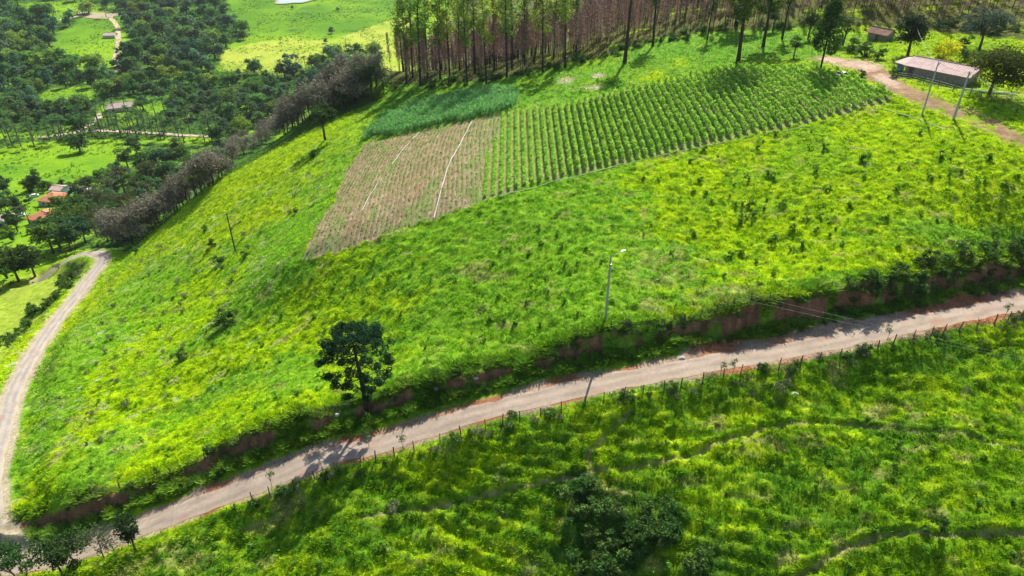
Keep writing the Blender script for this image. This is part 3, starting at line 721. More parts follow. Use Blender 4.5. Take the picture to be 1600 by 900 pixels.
cable(topE[1], P(1720, 215, 96), .8, 'cable running right from the thicker concrete pole over the track')
cable(topE[2], P(1700, 190, 100), .8, 'second cable running right from the thicker concrete pole')
cable(topD[0], topF[0], .6, 'cable from the slim grey pole to the leaning pole behind the shed')

# ------------------------------------------------------------------ fences along the road
def offset_line(line, off, up=True):
    out = []; n = len(line)
    for i in range(n):
        a = line[max(0, i-1)]; b = line[min(n-1, i+1)]; d = (b-a)[:2]; d /= np.linalg.norm(d); nn = np.array([-d[1], d[0]])
        if (nn[1] > 0) != up: nn = -nn
        p = line[i][:2]+nn*off; out.append(p)
    return np.array(out)
def fence(name, path, spacing, label, seed, h=1.35, wires=4, skip=.0):
    rng = np.random.default_rng(seed); L = np.r_[0, np.cumsum(np.linalg.norm(np.diff(path, axis=0), axis=1))]
    b0 = path[0]; t = thing(name, (b0[0], b0[1], float(hsample(*b0))), label, 'fence', None); o0 = np.array(t.location)
    s = 0; tops = []
    while s < L[-1] and len(tops) < 98:
        p = np.array([np.interp(s, L, path[:, 0]), np.interp(s, L, path[:, 1])]); z = float(hsample(*p)); hh = h*(.85+.35*rng.random()); ln = rng.normal(size=2)*.07
        r = .055+.03*rng.random()
        v, f = tube([np.array([p[0], p[1], z-.3])-o0, np.array([p[0]+ln[0]*.5, p[1]+ln[1]*.5, z+hh*.5])-o0, np.array([p[0]+ln[0], p[1]+ln[1], z+hh])-o0], [r, r*.95, r*.8], 6)
        mk('post', v, f, M['wood'], t); tops.append((p, ln, z, hh)); s += spacing*(.75+.5*rng.random())
    for w in range(wires):
        k = .28+.66*w/(wires-1); pts = [np.array([p[0]+ln[0]*k, p[1]+ln[1]*k-.06, z+h*.95*k])-o0 for p, ln, z, hh in tops]
        v, f = tube(pts, [.007]*len(pts), 3); mk('wire', v, f, M['wire'], t)
    return t
def cut(line, u0, u1):
    return np.array([p for p in line if u0 <= proj((p[0], p[1], hsample(*p)))[0] <= u1])
lowF = offset_line(ROAD, 3.1, False); upF = offset_line(ROAD, 5.3, True)
fence('roadside_fence', cut(lowF, 360, 1640), 2.3, 'long post and wire fence along the lower edge of the pale road', 1, 1.45)
fence('roadside_fence', cut(upF, 930, 1240), 2.4, 'post and wire fence on the bank top right of the street lamp pole', 2, 1.3)
fence('roadside_fence', cut(upF, 120, 560), 3.6, 'sparse post fence on the bank top left of the umbrella pine', 3, 1.2)

# ------------------------------------------------------------------ grass, as real blades (uncountable)
def region_sample(n, x0, x1, y0, y1, dens, rng):
    x = x0+(x1-x0)*rng.random(n); y = y0+(y1-y0)*rng.random(n); return x, y
def grab(x, y):
    i = np.clip(np.searchsorted(XS, x)-1, 0, nx-1); j = np.clip(np.searchsorted(YS, y)-1, 0, ny-1); return i, j
def visible(x, y, z, m=60):
    zc = z-CZ; dp = y*CP-zc*SP; u = 800+FPX*x/dp; v = 450-FPX*(y*SP+zc*CP)/dp
    return (u > -m) & (u < 1600+m) & (v > -m) & (v < 900+m)
def grass(name, n, x0, x1, y0, y1, h0, w0, blades, mask, bright, seed, label):
    rng = np.random.default_rng(seed); x, y = region_sample(n, x0, x1, y0, y1, 1, rng); i, j = grab(x, y)
    cl = fbm(x/.8, y/.7, 11, 2); keep = mask[i, j] & visible(x, y, hsample(x, y), 30) & (rng.random(n) < np.clip((cl-.25)*2.2, .15, 1))
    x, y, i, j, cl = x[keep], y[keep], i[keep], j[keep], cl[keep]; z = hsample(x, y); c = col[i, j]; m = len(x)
    hh = h0*(.5+.9*np.clip(cl*1.4-.2, 0, 1))*(.7+.6*rng.random(m)); Vs = []; Ts = []
    tc = c*(.5+1.0*rng.random(m))[:, None]*bright
    for b in range(blades):
        a = rng.random(m)*6.283; dx, dy = np.cos(a), np.sin(a); ox, oy = rng.normal(size=m)*.10, rng.normal(size=m)*.10; lean = (.25+.6*rng.random(m))*hh
        bx, by = x+ox, y+oy; lean = lean*1.9; w = w0*(.6+.8*rng.random(m))
        p0 = np.stack([bx-dy*w, by+dx*w, z-.03], -1); p1 = np.stack([bx+dy*w, by-dx*w, z-.03], -1)
        p2 = np.stack([bx+dx*lean+dy*w*.45, by+dy*lean-dx*w*.45, z+hh], -1); p3 = np.stack([bx+dx*lean-dy*w*.45, by+dy*lean+dx*w*.45, z+hh*.92], -1)
        Vs.append(np.stack([p0, p1, p2, p3], 1)); Ts.append(np.repeat((tc*(.85+.3*rng.random(m))[:, None])[:, None], 4, 1))
    V = np.concatenate(Vs).reshape(-1, 3); T = np.concatenate(Ts).reshape(-1, 3)
    print(name, m*blades)
    return tag(mk(name, V, np.arange(len(V)).reshape(-1, 4), M['grass'], tint=np.clip(T, 0, 1)), label, 'grass', None, 'stuff')
okay = (under > 1.95+.6*fbm(GX/1.2, GY/1.2, 9)) & (dC > .28) & ~incrop & ~inmaize & (dirt < .4)
earth = cut_mask = (np.where(upside & inmain, sm(3.0, 3.3, dM)*sm(5.2, 4.8, dM), 0) > .5)
grass('pasture_grass', 260000, -75, 88, 58, 125, .15, .034, 4, okay & upside & ~earth & ~earthy, 1.95, 1, 'bright yellow-green rough grass covering the pasture above the road')
grass('lower_pasture_grass', 190000, -60, 80, 36, 76, .20, .034, 4, okay & ~upside, 1.75, 2, 'tussocky green grass on the slope below the road')
grass('hillside_grass', 90000, -115, 110, 85, 200, .28, .055, 3, okay & ((GY > 125) | (GX < -75)), 1.6, 3, 'rough green grass on the far hillside and round the crop')

lip = np.where(upside & inmain, sm(2.5, 3.0, dM)*sm(7.2, 6.0, dM), 0) > .5
grass('bank_grass', 700000, -72, 75, 50, 85, .50, .045, 4, lip & ~earthy & ~((dM > 2.0) & (col[..., 0] > col[..., 1])) & (fbm(GX/1.6, GY/1.6, 12, 2) > .40), 1.5, 7, 'tall rank grass and weeds on the lip, face and foot of the road bank')
# ------------------------------------------------------------------ crops
SUNC = (.12, .24, .02)
def crop_row(xr, ys, ye, h, dens, rng, c):
    L = ye-ys; n = int(L*dens); y = ys+L*rng.random(n); k = rng.random(n)
    grow = h*(.55+.75*vn(y/.8, xr*3.0+0*y, 5)); th = grow*np.sqrt(rng.random(n))
    x = xr+rng.normal(size=n)*.20*(1.1-.6*th/h)
    C = np.stack([x, y, hsample(x, y)+th], -1)
    return C
poly = CROP; xs_rows = ROWX
rng = np.random.default_rng(21); nrow = 0
yy = np.arange(85, 190, .25)
for xr in xs_rows:
    inside = inpoly(np.full(yy.shape, xr), yy, CROP) & ~inpoly(np.full(yy.shape, xr), yy, SOILB) & ~inpoly(np.full(yy.shape, xr), yy, MAIZE)
    runs = []; idx = np.nonzero(inside)[0]
    if len(idx): runs = [r for r in np.split(idx, np.nonzero(np.diff(idx) > 1)[0]+1) if len(r) > 8]
    if not runs: continue
    run = max(runs, key=len); ya, yb = yy[run[0]]+.3, yy[run[-1]]-.3
    if yb-ya < 6: continue
    ripe = float(sm(-9, 16, xr)); h = .28+1.0*ripe
    C = crop_row(xr, ya, yb, h, 66+34*ripe, rng, None); V, F = leaves(C, .12, rng, 1.7, .75)
    o0 = np.array([xr, ya, float(hsample(xr, ya))])
    o = mk('crop_row', V-o0, F, M['grass'], tint=tint_for(len(C), (.28, .54, .05), rng, .6, 1.5, (.42, .60, .08), .35)); o.location = o0
    tag(o, 'long row of leafy green staked plants in the striped hillside crop', 'crop row', 'staked crop rows on the hillside'); nrow += 1
print('rows', nrow)
# seedlings in the brown plot: too many to count
C = []
for xr in np.arange(-45, 6, .80):
    n = 300; y = 88+75*rng.random(n); xw = xr+.4-.6*np.sin(y/9)+rng.normal(size=n)*.07
    m = inpoly(xw, y, CROP) & inpoly(xw, y, SOILB) & (rng.random(n) < .55+.45*vn(xw/3, y/4, 2)); xw, y = xw[m], y[m]
    if len(xw): C.append(np.stack([xw, y, hsample(xw, y)+.08+.1*rng.random(len(xw))], -1))
C = np.concatenate(C); C = np.repeat(C, 4, 0)+rng.normal(size=(len(C)*4, 3))*[.08, .12, .05]
V, F = leaves(C, .085, rng, 1.6, .8)
tag(mk('seedlings', V, F, M['grass'], tint=tint_for(len(C), (.19, .36, .07), rng, .6, 1.4)), 'small green seedlings in thin rows on the brown tilled plot', 'seedlings', None, 'stuff')
# tall maize block
n = 2600; p = np.array(MAIZE); x = p[:, 0].min()+(p[:, 0].max()-p[:, 0].min())*rng.random(n*3); y = p[:, 1].min()+(p[:, 1].max()-p[:, 1].min())*rng.random(n*3)
x = np.round(x/.9)*.9+rng.normal(size=len(x))*.1; m = inpoly(x+2.5*(fbm(x/3, y/3, 4)-.5), y+4*(fbm(x/3, y/3, 6)-.5), MAIZE) & (rng.random(len(x)) < .48); x, y = x[m], y[m]; z = hsample(x, y); Vs = []; T = []; mh = .55+.8*fbm(x/2.5, y/2.5, 2)
for k in range(9):
    a = rng.random(len(x))*6.283; hh = (.3+1.15*k/9+.25*rng.random(len(x)))*mh; L = .55+.25*rng.random(len(x)); w = .055
    dx, dy = np.cos(a), np.sin(a)
    p0 = np.stack([x-dy*w, y+dx*w, z+hh], -1); p1 = np.stack([x+dy*w, y-dx*w, z+hh], -1)
    p2 = np.stack([x+dx*L*.6+dy*w, y+dy*L*.6-dx*w, z+hh+.38], -1); p3 = np.stack([x+dx*L*.6-dy*w, y+dy*L*.6+dx*w, z+hh+.38], -1)
    q = np.stack([x+dx*L*1.2, y+dy*L*1.2, z+hh+.05], -1)
    Vs += [np.stack([p0, p1, p2, p3], 1), np.stack([p3, p2, q, q+[0, 0, .02]], 1)]
    t = np.array((.22, .46, .14))[None]*(.6+.9*rng.random(len(x)))[:, None]; T += [np.repeat(t[:, None], 4, 1)]*2
V = np.concatenate(Vs).reshape(-1, 3); T = np.concatenate(T).reshape(-1, 3)
tag(mk('maize_plants', V, np.arange(len(V)).reshape(-1, 4), M['grass'], tint=T), 'dense block of tall blue-green maize behind the brown plot', 'maize', None, 'stuff')
# hoses and plastic strips
def strip(pxs, r, label, name='irrigation_hose', mat='hose', lift=.12, cat='hose'):
    ln = smooth_line([cast(*q) for q in pxs], .8); ln[:, 2] = hsample(ln[:, 0], ln[:, 1])+lift; o0 = ln[0].copy()
    v, f = tube(ln-o0, [r*(.6+.8*float(vn(i/3, 0., 3))) for i in range(len(ln))], 5); v[:, 2] = v[:, 2]*1.0
    o = mk(name, v, f, M[mat]); o.location = o0; return tag(o, label, cat, 'pale hoses laid over the crop')
strip([(655,207),(632,232),(612,258)], .07, 'pale strip at the top left of the brown plot')
strip([(597,280),(580,303),(566,330)], .06, 'short pale strip halfway down the left part of the brown plot')
strip([(738,190),(718,228),(703,255),(690,295),(678,342)], .09, 'longest pale strip, running down the middle of the brown plot')
strip([(560,322),(548,338)], .04, 'tiny pale strip near the left border of the brown plot')
strip([(522,372),(500,402)], .05, 'pale strip near the lowest corner of the brown plot')
strip([(487,385),(472,408)], .05, 'pale strip at the very tip of the brown plot')
strip([(780,309),(830,296),(890,279),(960,261),(1030,244),(1100,229),(1180,213),(1260,199)], .05, 'thin pale hose along the lower edge of the striped crop')
strip([(1378,170),(1410,180),(1445,192),(1475,204)], .06, 'pale hose lying on the grass below the field corner poles')
strip([(1090,148),(1097,165),(1107,188)], .05, 'pale hose between two rows in the right part of the crop')
strip([(934,188),(935,215),(934,235)], .05, 'pale hose between two rows in the middle of the crop')

# ------------------------------------------------------------------ weeds and bushes on the slopes
weeds = [proto_bush(100+i, .48, .50, (.12, .28, .03), (.18, .34, .03), 4, 34, .085, up=.7) for i in range(5)]
bushes = [proto_bush(120+i, 1.25, 1.05, (.065, .14, .028), (.11, .21, .045), 9, 70, .11) for i in range(5)]
greyb = [proto_bush(140+i, 1.0, .75, (.19, .19, .13), (.10, .15, .05), 8, 55, .06) for i in range(3)]
lightb = [proto_bush(160+i, 1.0, .8, (.09, .17, .03), (.14, .22, .05), 8, 60, .10) for i in range(3)]
named = [(1182,232),(1205,278),(1288,232),(1170,280),(1298,295),(1290,298),(1157,340),(1167,342),(1177,338),(1158,350),(1170,322),(1470,247),(1450,277),(1400,298),(1387,342),(1327,325),
         (1222,320),(1262,345),(1142,403),(1150,322),(1252,385),(1210,375),(1315,385),(1092,285),(1100,235),(1345,250),(1275,268),(1483,275),(1180,410),(1240,360),(1545,250),(1570,290)]
for q in scatter_px([(1000,240),(1200,200),(1400,175),(1600,270),(1600,360),(1400,400),(1200,450),(1050,440),(960,330)], 75, 13, seed=4): named.append(tuple(q))
for i, q in enumerate(named):
    put(weeds[i % 5], 'weed_clump', cast(*q), 'dark green weed clump standing in the upper pasture right of the street lamp pole', 'weed', 'weed clumps in the right part of the pasture', (.75+.75*random.random())*(1.15 if i < 32 else .75))
for i, q in enumerate(scatter_px([(60,700),(120,560),(200,450),(300,420),(430,440),(700,380),(950,330),(950,480),(800,540),(620,560),(500,610),(300,700),(150,760)], 90, 17, seed=5)):
    put(weeds[i % 5], 'weed_clump', cast(*q), 'small dark weed clump in the pasture left of the street lamp pole', 'weed', 'weed clumps in the left part of the pasture', .6+.6*random.random())
for i, q in enumerate(scatter_px([(250,880),(600,760),(900,690),(1200,640),(1600,600),(1600,890),(300,895)], 34, 40, seed=6)):
    put(weeds[i % 5], 'weed_clump', cast(*q), 'low dark weed clump on the slope below the road', 'weed', 'weed clumps below the road', .6+.6*random.random())
big_b = [((352,508),1.5,'dark twiggy bush with a pale top, alone in the left pasture'),((332,385),1.0,'dark bush left of the thin wooden pole'),((342,412),1.15,'largest dark bush below left of the thin wooden pole'),
         ((383,403),.8,'dark bush just right of the thin wooden pole foot'),((320,360),.7,'small bush above left of the thin wooden pole'),((361,445),.6,'small upright bush below the thin wooden pole'),
         ((285,560),.95,'loose green bush at the centre of the left pasture'),((463,332),.6,'dark bush left of the brown plot'),((490,245),1.0,'dark low bush between the hill crest and the maize'),
         ((215,395),1.0,'grey green bush beside the left-hand road bend')]
for i, (q, s, l) in enumerate(big_b): put(bushes[i % 5], 'bush', cast(*q), l, 'bush', None, s)
for i, q in enumerate(scatter_px([(60,620),(150,480),(200,400),(330,360),(500,230),(460,330),(380,420),(330,520),(230,640),(120,740)], 46, 24, seed=8)):
    put(greyb[i % 3], 'pale_bush', cast(*q), 'pale grey-green bush in the rough left-hand pasture', 'bush', 'pale bushes on the left-hand slope', .45+.5*random.random())
# thicket below the road
for i, q in enumerate(scatter_px([(880,760),(925,750),(960,790),(1040,775),(1080,820),(1060,850),(1010,860),(990,900),(900,905),(880,840)], 42, 15, seed=9)):
    put((bushes+lightb)[i % 8], 'thicket_bush', cast(*q), 'bush in the dark thicket on the slope below the road', 'bush', 'bushes of the thicket below the road', .45+.6*random.random())
for q, s, l in [((1085,895),1.1,'dark bush right of the thicket at the bottom edge'),((1100,872),.8,'bush with a pale stem right of the thicket'),((940,895),1.15,'big round bush at the foot of the thicket')]:
    put(bushes[1], 'bush', cast(*q), l, 'bush', None, s)
# bushes on the high bank at the right edge
for i, q in enumerate(scatter_px([(1330,448),(1400,425),(1470,398),(1540,385),(1605,382),(1605,440),(1500,448),(1400,465),(1330,475)], 46, 17, seed=10)):
    put((bushes+lightb)[(i*3) % 8], 'bank_bush', cast(*q), 'bush overhanging the high road bank at the right edge', 'bush', 'bushes on the high bank at the right', .6+.55*random.random())
for i, s in enumerate(np.linspace(110, 1330, 110)):
    p = cut(upF, s-8, s+8)
    if len(p) and random.random() < .62:
        p = p[0]+np.array([random.gauss(0, .5), random.gauss(-.2, .5)]); z = float(hsample(*p))
        put((lightb+bushes)[i % 8], 'bank_shrub', (p[0], p[1], z-.1), 'small shrub on the lip of the earth bank above the road', 'bush', 'shrubs on the lip of the road bank', .25+.45*random.random())
for i in range(60):
    k = random.randrange(6, len(ROAD)-14); p = ROAD[k][:2]+np.array([random.gauss(0, .6), 2.7+random.random()*1.0])
    put((lightb+bushes)[i % 8], 'verge_plant', (p[0], p[1], float(hsample(*p))-.1), 'leafy plant on the shaded verge at the foot of the road bank', 'plant', 'plants on the shaded road verge', .25+.25*random.random())
for i in range(95):
    k = random.randrange(2, len(lowF)-22); p = lowF[k]+np.array([random.gauss(0, .6), random.gauss(-.3, .45)])
    put((greyb+greyb+bushes)[i % 11], 'fence_brush', (p[0], p[1], float(hsample(*p))-.05), 'low dry brush growing along the fence below the road', 'bush', 'dry brush along the lower fence', .3+.4*random.random())
# bottom left trees and saplings
youngt = [proto_broad(200+i, 4.5, 1.8, 1.95, (.05, .11, .03), (.10, .18, .04), 10, 190, .11, 'barkpale', .5, tr=.09) for i in range(2)]
oval = [proto_broad(210+i, 5.4, 1.05, 2.2, (.03, .062, .018), None, 10, 190, .10, 'bark', .55, tr=.09) for i in range(1)]
airy = [proto_broad(220+i, 4.6, 1.7, 1.7, (.07, .12, .05), (.10, .14, .06), 10, 60, .10, 'barkpale', .5, tr=.07) for i in range(2)]
put(youngt[0], 'tree', cast(28, 905), 'bushy dark tree at the bottom left corner of the road junction', 'tree', None, 1.15)
put(youngt[1], 'tree', cast(97, 895), 'young tree with pale trunk, left one of the pair in front of the road', 'tree', None, 1.2)
put(youngt[0], 'tree', cast(122, 884), 'rounder dark tree, right one of the pair in front of the road', 'tree', None, 1.1)
put(airy[0], 'tree', cast(162, 872), 'thin airy tree with the road showing through its leaves', 'tree', None, 1.05)
put(airy[1], 'tree', cast(180, 862), 'thin airy tree just left of the dark oval tree', 'tree', None, .75)
put(oval[0], 'tree', cast(213, 862), 'dark oval tree leaning over the lower road edge', 'tree', None, 1.05)
sap = [proto_broad(230+i, 2.4, .55, .6, (.09, .16, .05), (.13, .18, .07), 6, 26, .07, 'barkpale', .6, tr=.03) for i in range(2)]
for q, l in [((630,702),'feathery sapling at the road edge right of the pine shadow'),((577,700),'small sapling beside the pine shadow on the road'),((425,762),'feathery sapling on the lower road edge near the fence start'),
             ((1125,590),'feathery sapling over the road, left of a pair'),((1143,590),'feathery sapling over the road, right of a pair'),((1385,535),'thin sapling beside the road near the cable crossing'),((1567,500),'pale sapling at the right end of the road')]:
    put(sap[0], 'sapling', cast(*q), l, 'sapling', None, 1.0)
put(proto_broad(240, 2.6, .62, 1.0, (.045, .11, .03), None, 6, 90, .07, 'bark', .6, tr=.05), 'small_tree', cast(1466,838), 'small upright green tree beside the cattle path at lower right', 'tree', None, 1.0)
for q, s, l in [((1400,700),.8,'upright weed below the upper cattle path at right'),((1530,790),.8,'upright weed in the lower right pasture'),((612,800),.7,'grey bush below the pine shadow'),((1225,612),.8,'pale dry stump bush below the fence')]:
    put(weeds[2] if 'weed' in l else greyb[0], 'weed_clump' if 'weed' in l else 'pale_bush', cast(*q), l, 'weed' if 'weed' in l else 'bush', None, s*1.6)

# ------------------------------------------------------------------ hill crest: burnt trees, leafy trees
burnt = [proto_bare(300+i, 7, (.225, .212, .150), 900, 2.2, 'bark', .11) for i in range(4)]
burntr = [proto_bare(310+i, 6.5, (.20, .178, .125), 800, 2.2, 'barkdark', .11) for i in range(3)]
round_o = [proto_broad(345+i, 7.5, 3.0, 2.6, (.09, .13, .04), (.12, .17, .05), 12, 110, .2, 'bark') for i in range(2)]
crest = np.array([(178,368),(215,372),(262,332),(305,300),(345,272),(380,243),(410,218),(450,196),(490,178),(530,168),(575,146),(615,134)], float)
cl = np.r_[0, np.cumsum(np.linalg.norm(np.diff(crest, axis=0), axis=1))]
for i in range(150):
    s = cl[-1]*(i+random.random())/150; u = np.interp(s, cl, crest[:, 0]); v = np.interp(s, cl, crest[:, 1])
    q = cast(u, v+6+random.random()*5); bk = random.random()**1.2*14; q = np.array([q[0]-bk*.75, q[1]+bk*.65, 0]); q[2] = float(hsample(q[0], q[1]))
    if i % 9 == 4: put(round_o[i % 2], 'olive_green_tree', q, 'olive-green leafy tree growing among the scorched trees of the hill crest', 'tree', 'leafy trees among the scorched ones', .7+.3*random.random()); continue
    put((burnt+burntr)[i % 7], 'burnt_tree', q, 'bare grey-brown scorched tree in the thicket along the hill crest', 'tree', 'scorched trees along the hill crest', 1.05+.5*random.random())
round_t = [proto_broad(330+i, 9, 3.4, 2.8, (.04, .085, .018), (.08, .14, .025), 13, 150, .2, 'bark') for i in range(4)]
special = [((430,218) and (508,218), 1.0, round_t[0], 'leafy tree with a visible forked trunk standing alone on the hill crest'),
           ((683,152), .95, round_t[1], 'dark leafy tree at the upper end of the scorched thicket'),
           ((560,158), 1.0, round_t[2], 'dark leafy tree among the scorched trees near the crest top'),
           ((535,172), .8, round_t[3], 'small dark leafy tree beside the scorched trees on the crest')]
special[1] = ((580,155), 1.05, round_t[1], special[1][3])
for q, s, pr, l in special: put(pr, 'leafy_tree', cast(*q), l, 'tree', None, s)
olive = [proto_broad(340+i, 8, 3.4, 2.8, (.075, .095, .035), (.10, .12, .05), 12, 110, .2, 'barkpale') for i in range(2)]
dark_t = [proto_broad(350+i, 9, 4.2, 3.2, c, alt, 15, 95, .32) for i, (c, alt) in enumerate([((.045,.10,.025),None),((.055,.12,.028),(.08,.16,.035)),((.07,.15,.025),(.10,.19,.03)),((.045,.10,.04),None),((.07,.12,.045),(.05,.10,.03)),((.09,.17,.022),(.12,.21,.03))])]
val_t = [proto_broad(380+i, 7.0+.6*(i % 4), 3.6+.45*(i % 3), 3.1+.35*(i % 4), tuple(q*1.3 for q in c), alt and tuple(q*1.4 for q in alt), 9+3*(i % 3), 150, .33, trunkfrac=.4) for i, (c, alt) in enumerate([((.07,.15,.035),(.05,.11,.03)),((.075,.17,.035),(.11,.21,.045)),((.10,.20,.03),(.14,.25,.04)),((.06,.14,.06),None),((.09,.14,.06),(.06,.11,.04)),((.12,.22,.025),(.16,.27,.03)),((.07,.15,.07),(.10,.18,.09)),((.055,.13,.035),(.08,.16,.03))])]
for i, q in enumerate([(150,335),(170,318),(195,300),(165,352),(205,340),(228,318),(238,290),(215,362),(152,370),(188,368),(180,338),(140,318)]):
    put(olive[i % 2], 'olive_green_tree', cast(*q), 'olive-green tree on the slope left of the crest thicket', 'tree', 'olive-green trees above the road bend', 1.0+.4*random.random())
for i, q in enumerate([(95,388),(110,380),(122,366),(134,380),(112,392),(84,396),(142,352),(128,348)]):
    put(dark_t[i % 6], 'dark_tree', cast(*q), 'dark tree in the clump between the road bend and the orange roof', 'tree', 'dark trees by the orange-roofed house', .9+.35*random.random())
for i, q in enumerate([(30,440),(12,435),(55,432),(0,455)]):
    put(dark_t[(i+2) % 6], 'dark_tree', cast(*q), 'dark tree at the left edge above the pale field', 'tree', 'trees at the left edge above the pale field', 1.1)
for i, q in enumerate([(200,262),(225,266),(250,268),(272,262),(290,262),(262,282),(235,284),(300,275),(215,245),(280,247)]):
    put(dark_t[(i+1) % 6], 'dark_tree', cast(*q), 'dark round tree in the clump right of the bright valley field', 'tree', 'clump of trees right of the bright valley field', .95+.35*random.random())
for i in range(26):
    s = i/26; q = (118-118*s+random.gauss(0, 4), 430+125*s+random.gauss(0, 4))
    put(bushes[i % 5], 'roadside_bush', cast(*q), 'dark bush in the hedge along the far side of the left-hand road', 'bush', 'hedge bushes along the left-hand road', .7+.7*random.random())
for i, q in enumerate([(112,418),(105,432),(92,420),(125,432),(130,418)]):
    put(greyb[i % 3], 'roadside_bush', cast(*q), 'grey bush inside the bend of the left-hand road', 'bush', 'bushes inside the road bend', 1.5)

# ------------------------------------------------------------------ plantation of dead poles and the tall eucalyptus
deadp = [proto_pole_dead(400+i, 11+1.5*(i % 3), [(.32,.225,.19),(.30,.23,.205),(.34,.225,.17)][i % 3]) for i in range(7)]
front = np.array([(600,133),(640,138),(760,128),(850,110),(935,92),(1000,70),(1100,56),(1200,44),(1300,38)], float)
cnt = 0; rng = np.random.default_rng(33)
def field_front(x):                                        # world y of the plantation's front edge at x
    return np.interp(x, FW[:, 0], FW[:, 1])
FW = np.array([cast(*q)[:2] for q in front]); FW = np.r_[FW, [cast(1400,45)[:2]], [cast(1640,50)[:2]]]; FW = FW[np.argsort(FW[:, 0])]
print('front', FW.round(0).tolist())
tries = 0
while cnt < 292 and tries < 20000:
    tries += 1
    x = FW[0, 0]+(FW[-1, 0]-FW[0, 0])*rng.random(); d = 34*rng.random()**1.1; y = field_front(x)+d+2; z = float(hsample(x, y)); u, v, _ = proj((x, y, z))
    if not (590 < u < 1640): continue
    if u > 1180 and rng.random() < .35: continue
    if z < CZ-75: continue
    put(deadp[cnt % 7], 'dead_plantation_tree', (x, y, z), 'slim dead tree with reddish-brown twigs in the dense plantation behind the crop', 'tree', 'dead reddish plantation trees', .8+.35*rng.random()); cnt += 1
print('dead', cnt)
TR = []; LC = []
for _ in range(1500):
    x = FW[0, 0]+2+(FW[-1, 0]+25-FW[0, 0])*rng.random(); y = field_front(x)+22+75*rng.random(); z = float(hsample(x, y))
    if z < CZ-74: continue
    h = 10+4*rng.random(); TR.append(tube([(x, y, z-.3), (x+.3, y, z+h)], [.08, .02], 3)); k = 46; th = h*(.3+.7*rng.random(k)); r = .3+.7*rng.random(k)*(1.15-th/h)*1.4; a_ = rng.random(k)*6.283
    LC.append(np.stack([x+np.cos(a_)*r, y+np.sin(a_)*r, z+th], -1))
LC = np.concatenate(LC); V1, F1 = leaves(LC, .26, rng, 2.2, 0); V2, F2 = join(TR)
T1 = tint_for(len(LC), (.32, .225, .19), rng, .5, 1.5, (.17, .15, .07), .25)
tag(mk('dead_wood_mass', np.r_[V1, V2], np.r_[F1, F2+len(V1)], M['dead'], tint=np.r_[T1, np.tile([.06, .045, .035], (len(V2), 1))]), 'far depth of the dead reddish-brown plantation, too dense to count', 'dead trees', None, 'stuff')
euc = [proto_euc(420+i, 26, [(.17,.27,.025),(.14,.24,.03),(.20,.29,.03),(.12,.21,.04)][i % 4], .34+.05*(i % 3), 2.9, 1300) for i in range(5)]
ep = [(635,131),(657,134),(668,121),(688,124),(703,127),(718,110),(760,131),(772,112),(792,121),(742,116),(848,113),(820,103),(883,106),(630,112),(730,132),(800,108),(835,98),(900,88),(865,92),(645,122),(690,110)]
for i, q in enumerate(ep):
    put(euc[i % 5], 'eucalyptus_tree', cast(*q), ('leftmost', 'second', 'third', 'fourth', 'fifth', 'sixth', 'seventh', 'eighth', 'ninth', 'tenth', 'eleventh', 'twelfth', 'thirteenth', 'fourteenth', 'fifteenth', 'sixteenth', 'seventeenth', 'eighteenth', 'nineteenth', 'twentieth', 'last')[sorted(ep).index(q)]+' tall thin eucalyptus from the left along the plantation edge', 'tree', 'tall eucalyptus at the left of the plantation', .85+.25*random.random())
thick = [proto_euc(440, 22, (.12,.22,.02), .60, 2.8, 900, 'barkdark', .24, .42), proto_euc(441, 20, (.08,.16,.02), .42, 6.3, 3400, 'barkdark', .30, .50), proto_euc(442, 22, (.05,.10,.02), .42, 2.8, 900, 'barkdark', .28, .3)]
for q, k, s, l in [((976,98),0,1.0,'tall ivy-clad trunk alone in front of the dead plantation'),((1153,98),1,.95,'thickest dark trunk rising at the top edge of the striped crop'),((1192,74),1,.8,'dark slanted trunk right of the thickest one'),
                   ((1222,60),2,.8,'slim tree between the slanted trunk and the conical tree'),((1020,72),2,1.0,'slim dark tree right of the ivy-clad trunk'),((1105,62),2,.7,'small leafy tree with a pale trunk left of the thickest trunk'),
                   ((1150,40),1,1.0,'tall tree behind the thickest dark trunk')]:
    put(thick[k], 'tall_tree', cast(*q), l, 'tree', None, s)
def conical():
    rng = np.random.default_rng(9); b = cast(1281, 112); h = to_top(0, -8, b); t = thing('conical_tree', b, 'dense cone-shaped green tree at the corner of the striped crop', 'tree')
    v, f = tube([(0, 0, -.5), (0, 0, h*.5), (0, 0, h*.9)], [.22, .16, .05], 6); mk('trunk', v, f, M['barkdark'], t)
    C = []
    for k in range(46):
        zf = rng.random(); rr = 2.55*math.sin(math.pi*min(1, (zf*.92+.10))**.62)**.8; a = rng.random()*6.283; rr *= .45+.5*rng.random()
        c_ = np.array([math.cos(a)*rr, math.sin(a)*rr, h*(.33+.64*zf)]); q = rng.normal(size=(120, 3)); q /= np.linalg.norm(q, axis=1)[:, None]
        C.append(c_+q*(.55+.6*rng.random())*[1, 1, 1.5])
    C = np.concatenate(C); n = len(C); V, F = leaves(C, .2, rng, 1.4, 0)
    mk('crown', V, F, M['leaf'], t, tint=tint_for(n, (.055, .105, .015), rng, .5, 1.5, (.12, .18, .02), .3))
conical()
for i, q in enumerate([(1316,72),(1262,62),(1240,90),(1207,48)]):
    put(round_t[i % 4], 'leafy_tree', cast(*q), ['leafy tree behind the conical tree on its right','leafy tree behind the conical tree on its left','low leafy tree at the upper edge of the crop','leafy tree above the crop beside the slim tree'][i], 'tree', None, [.8,.8,.5,.7][i])
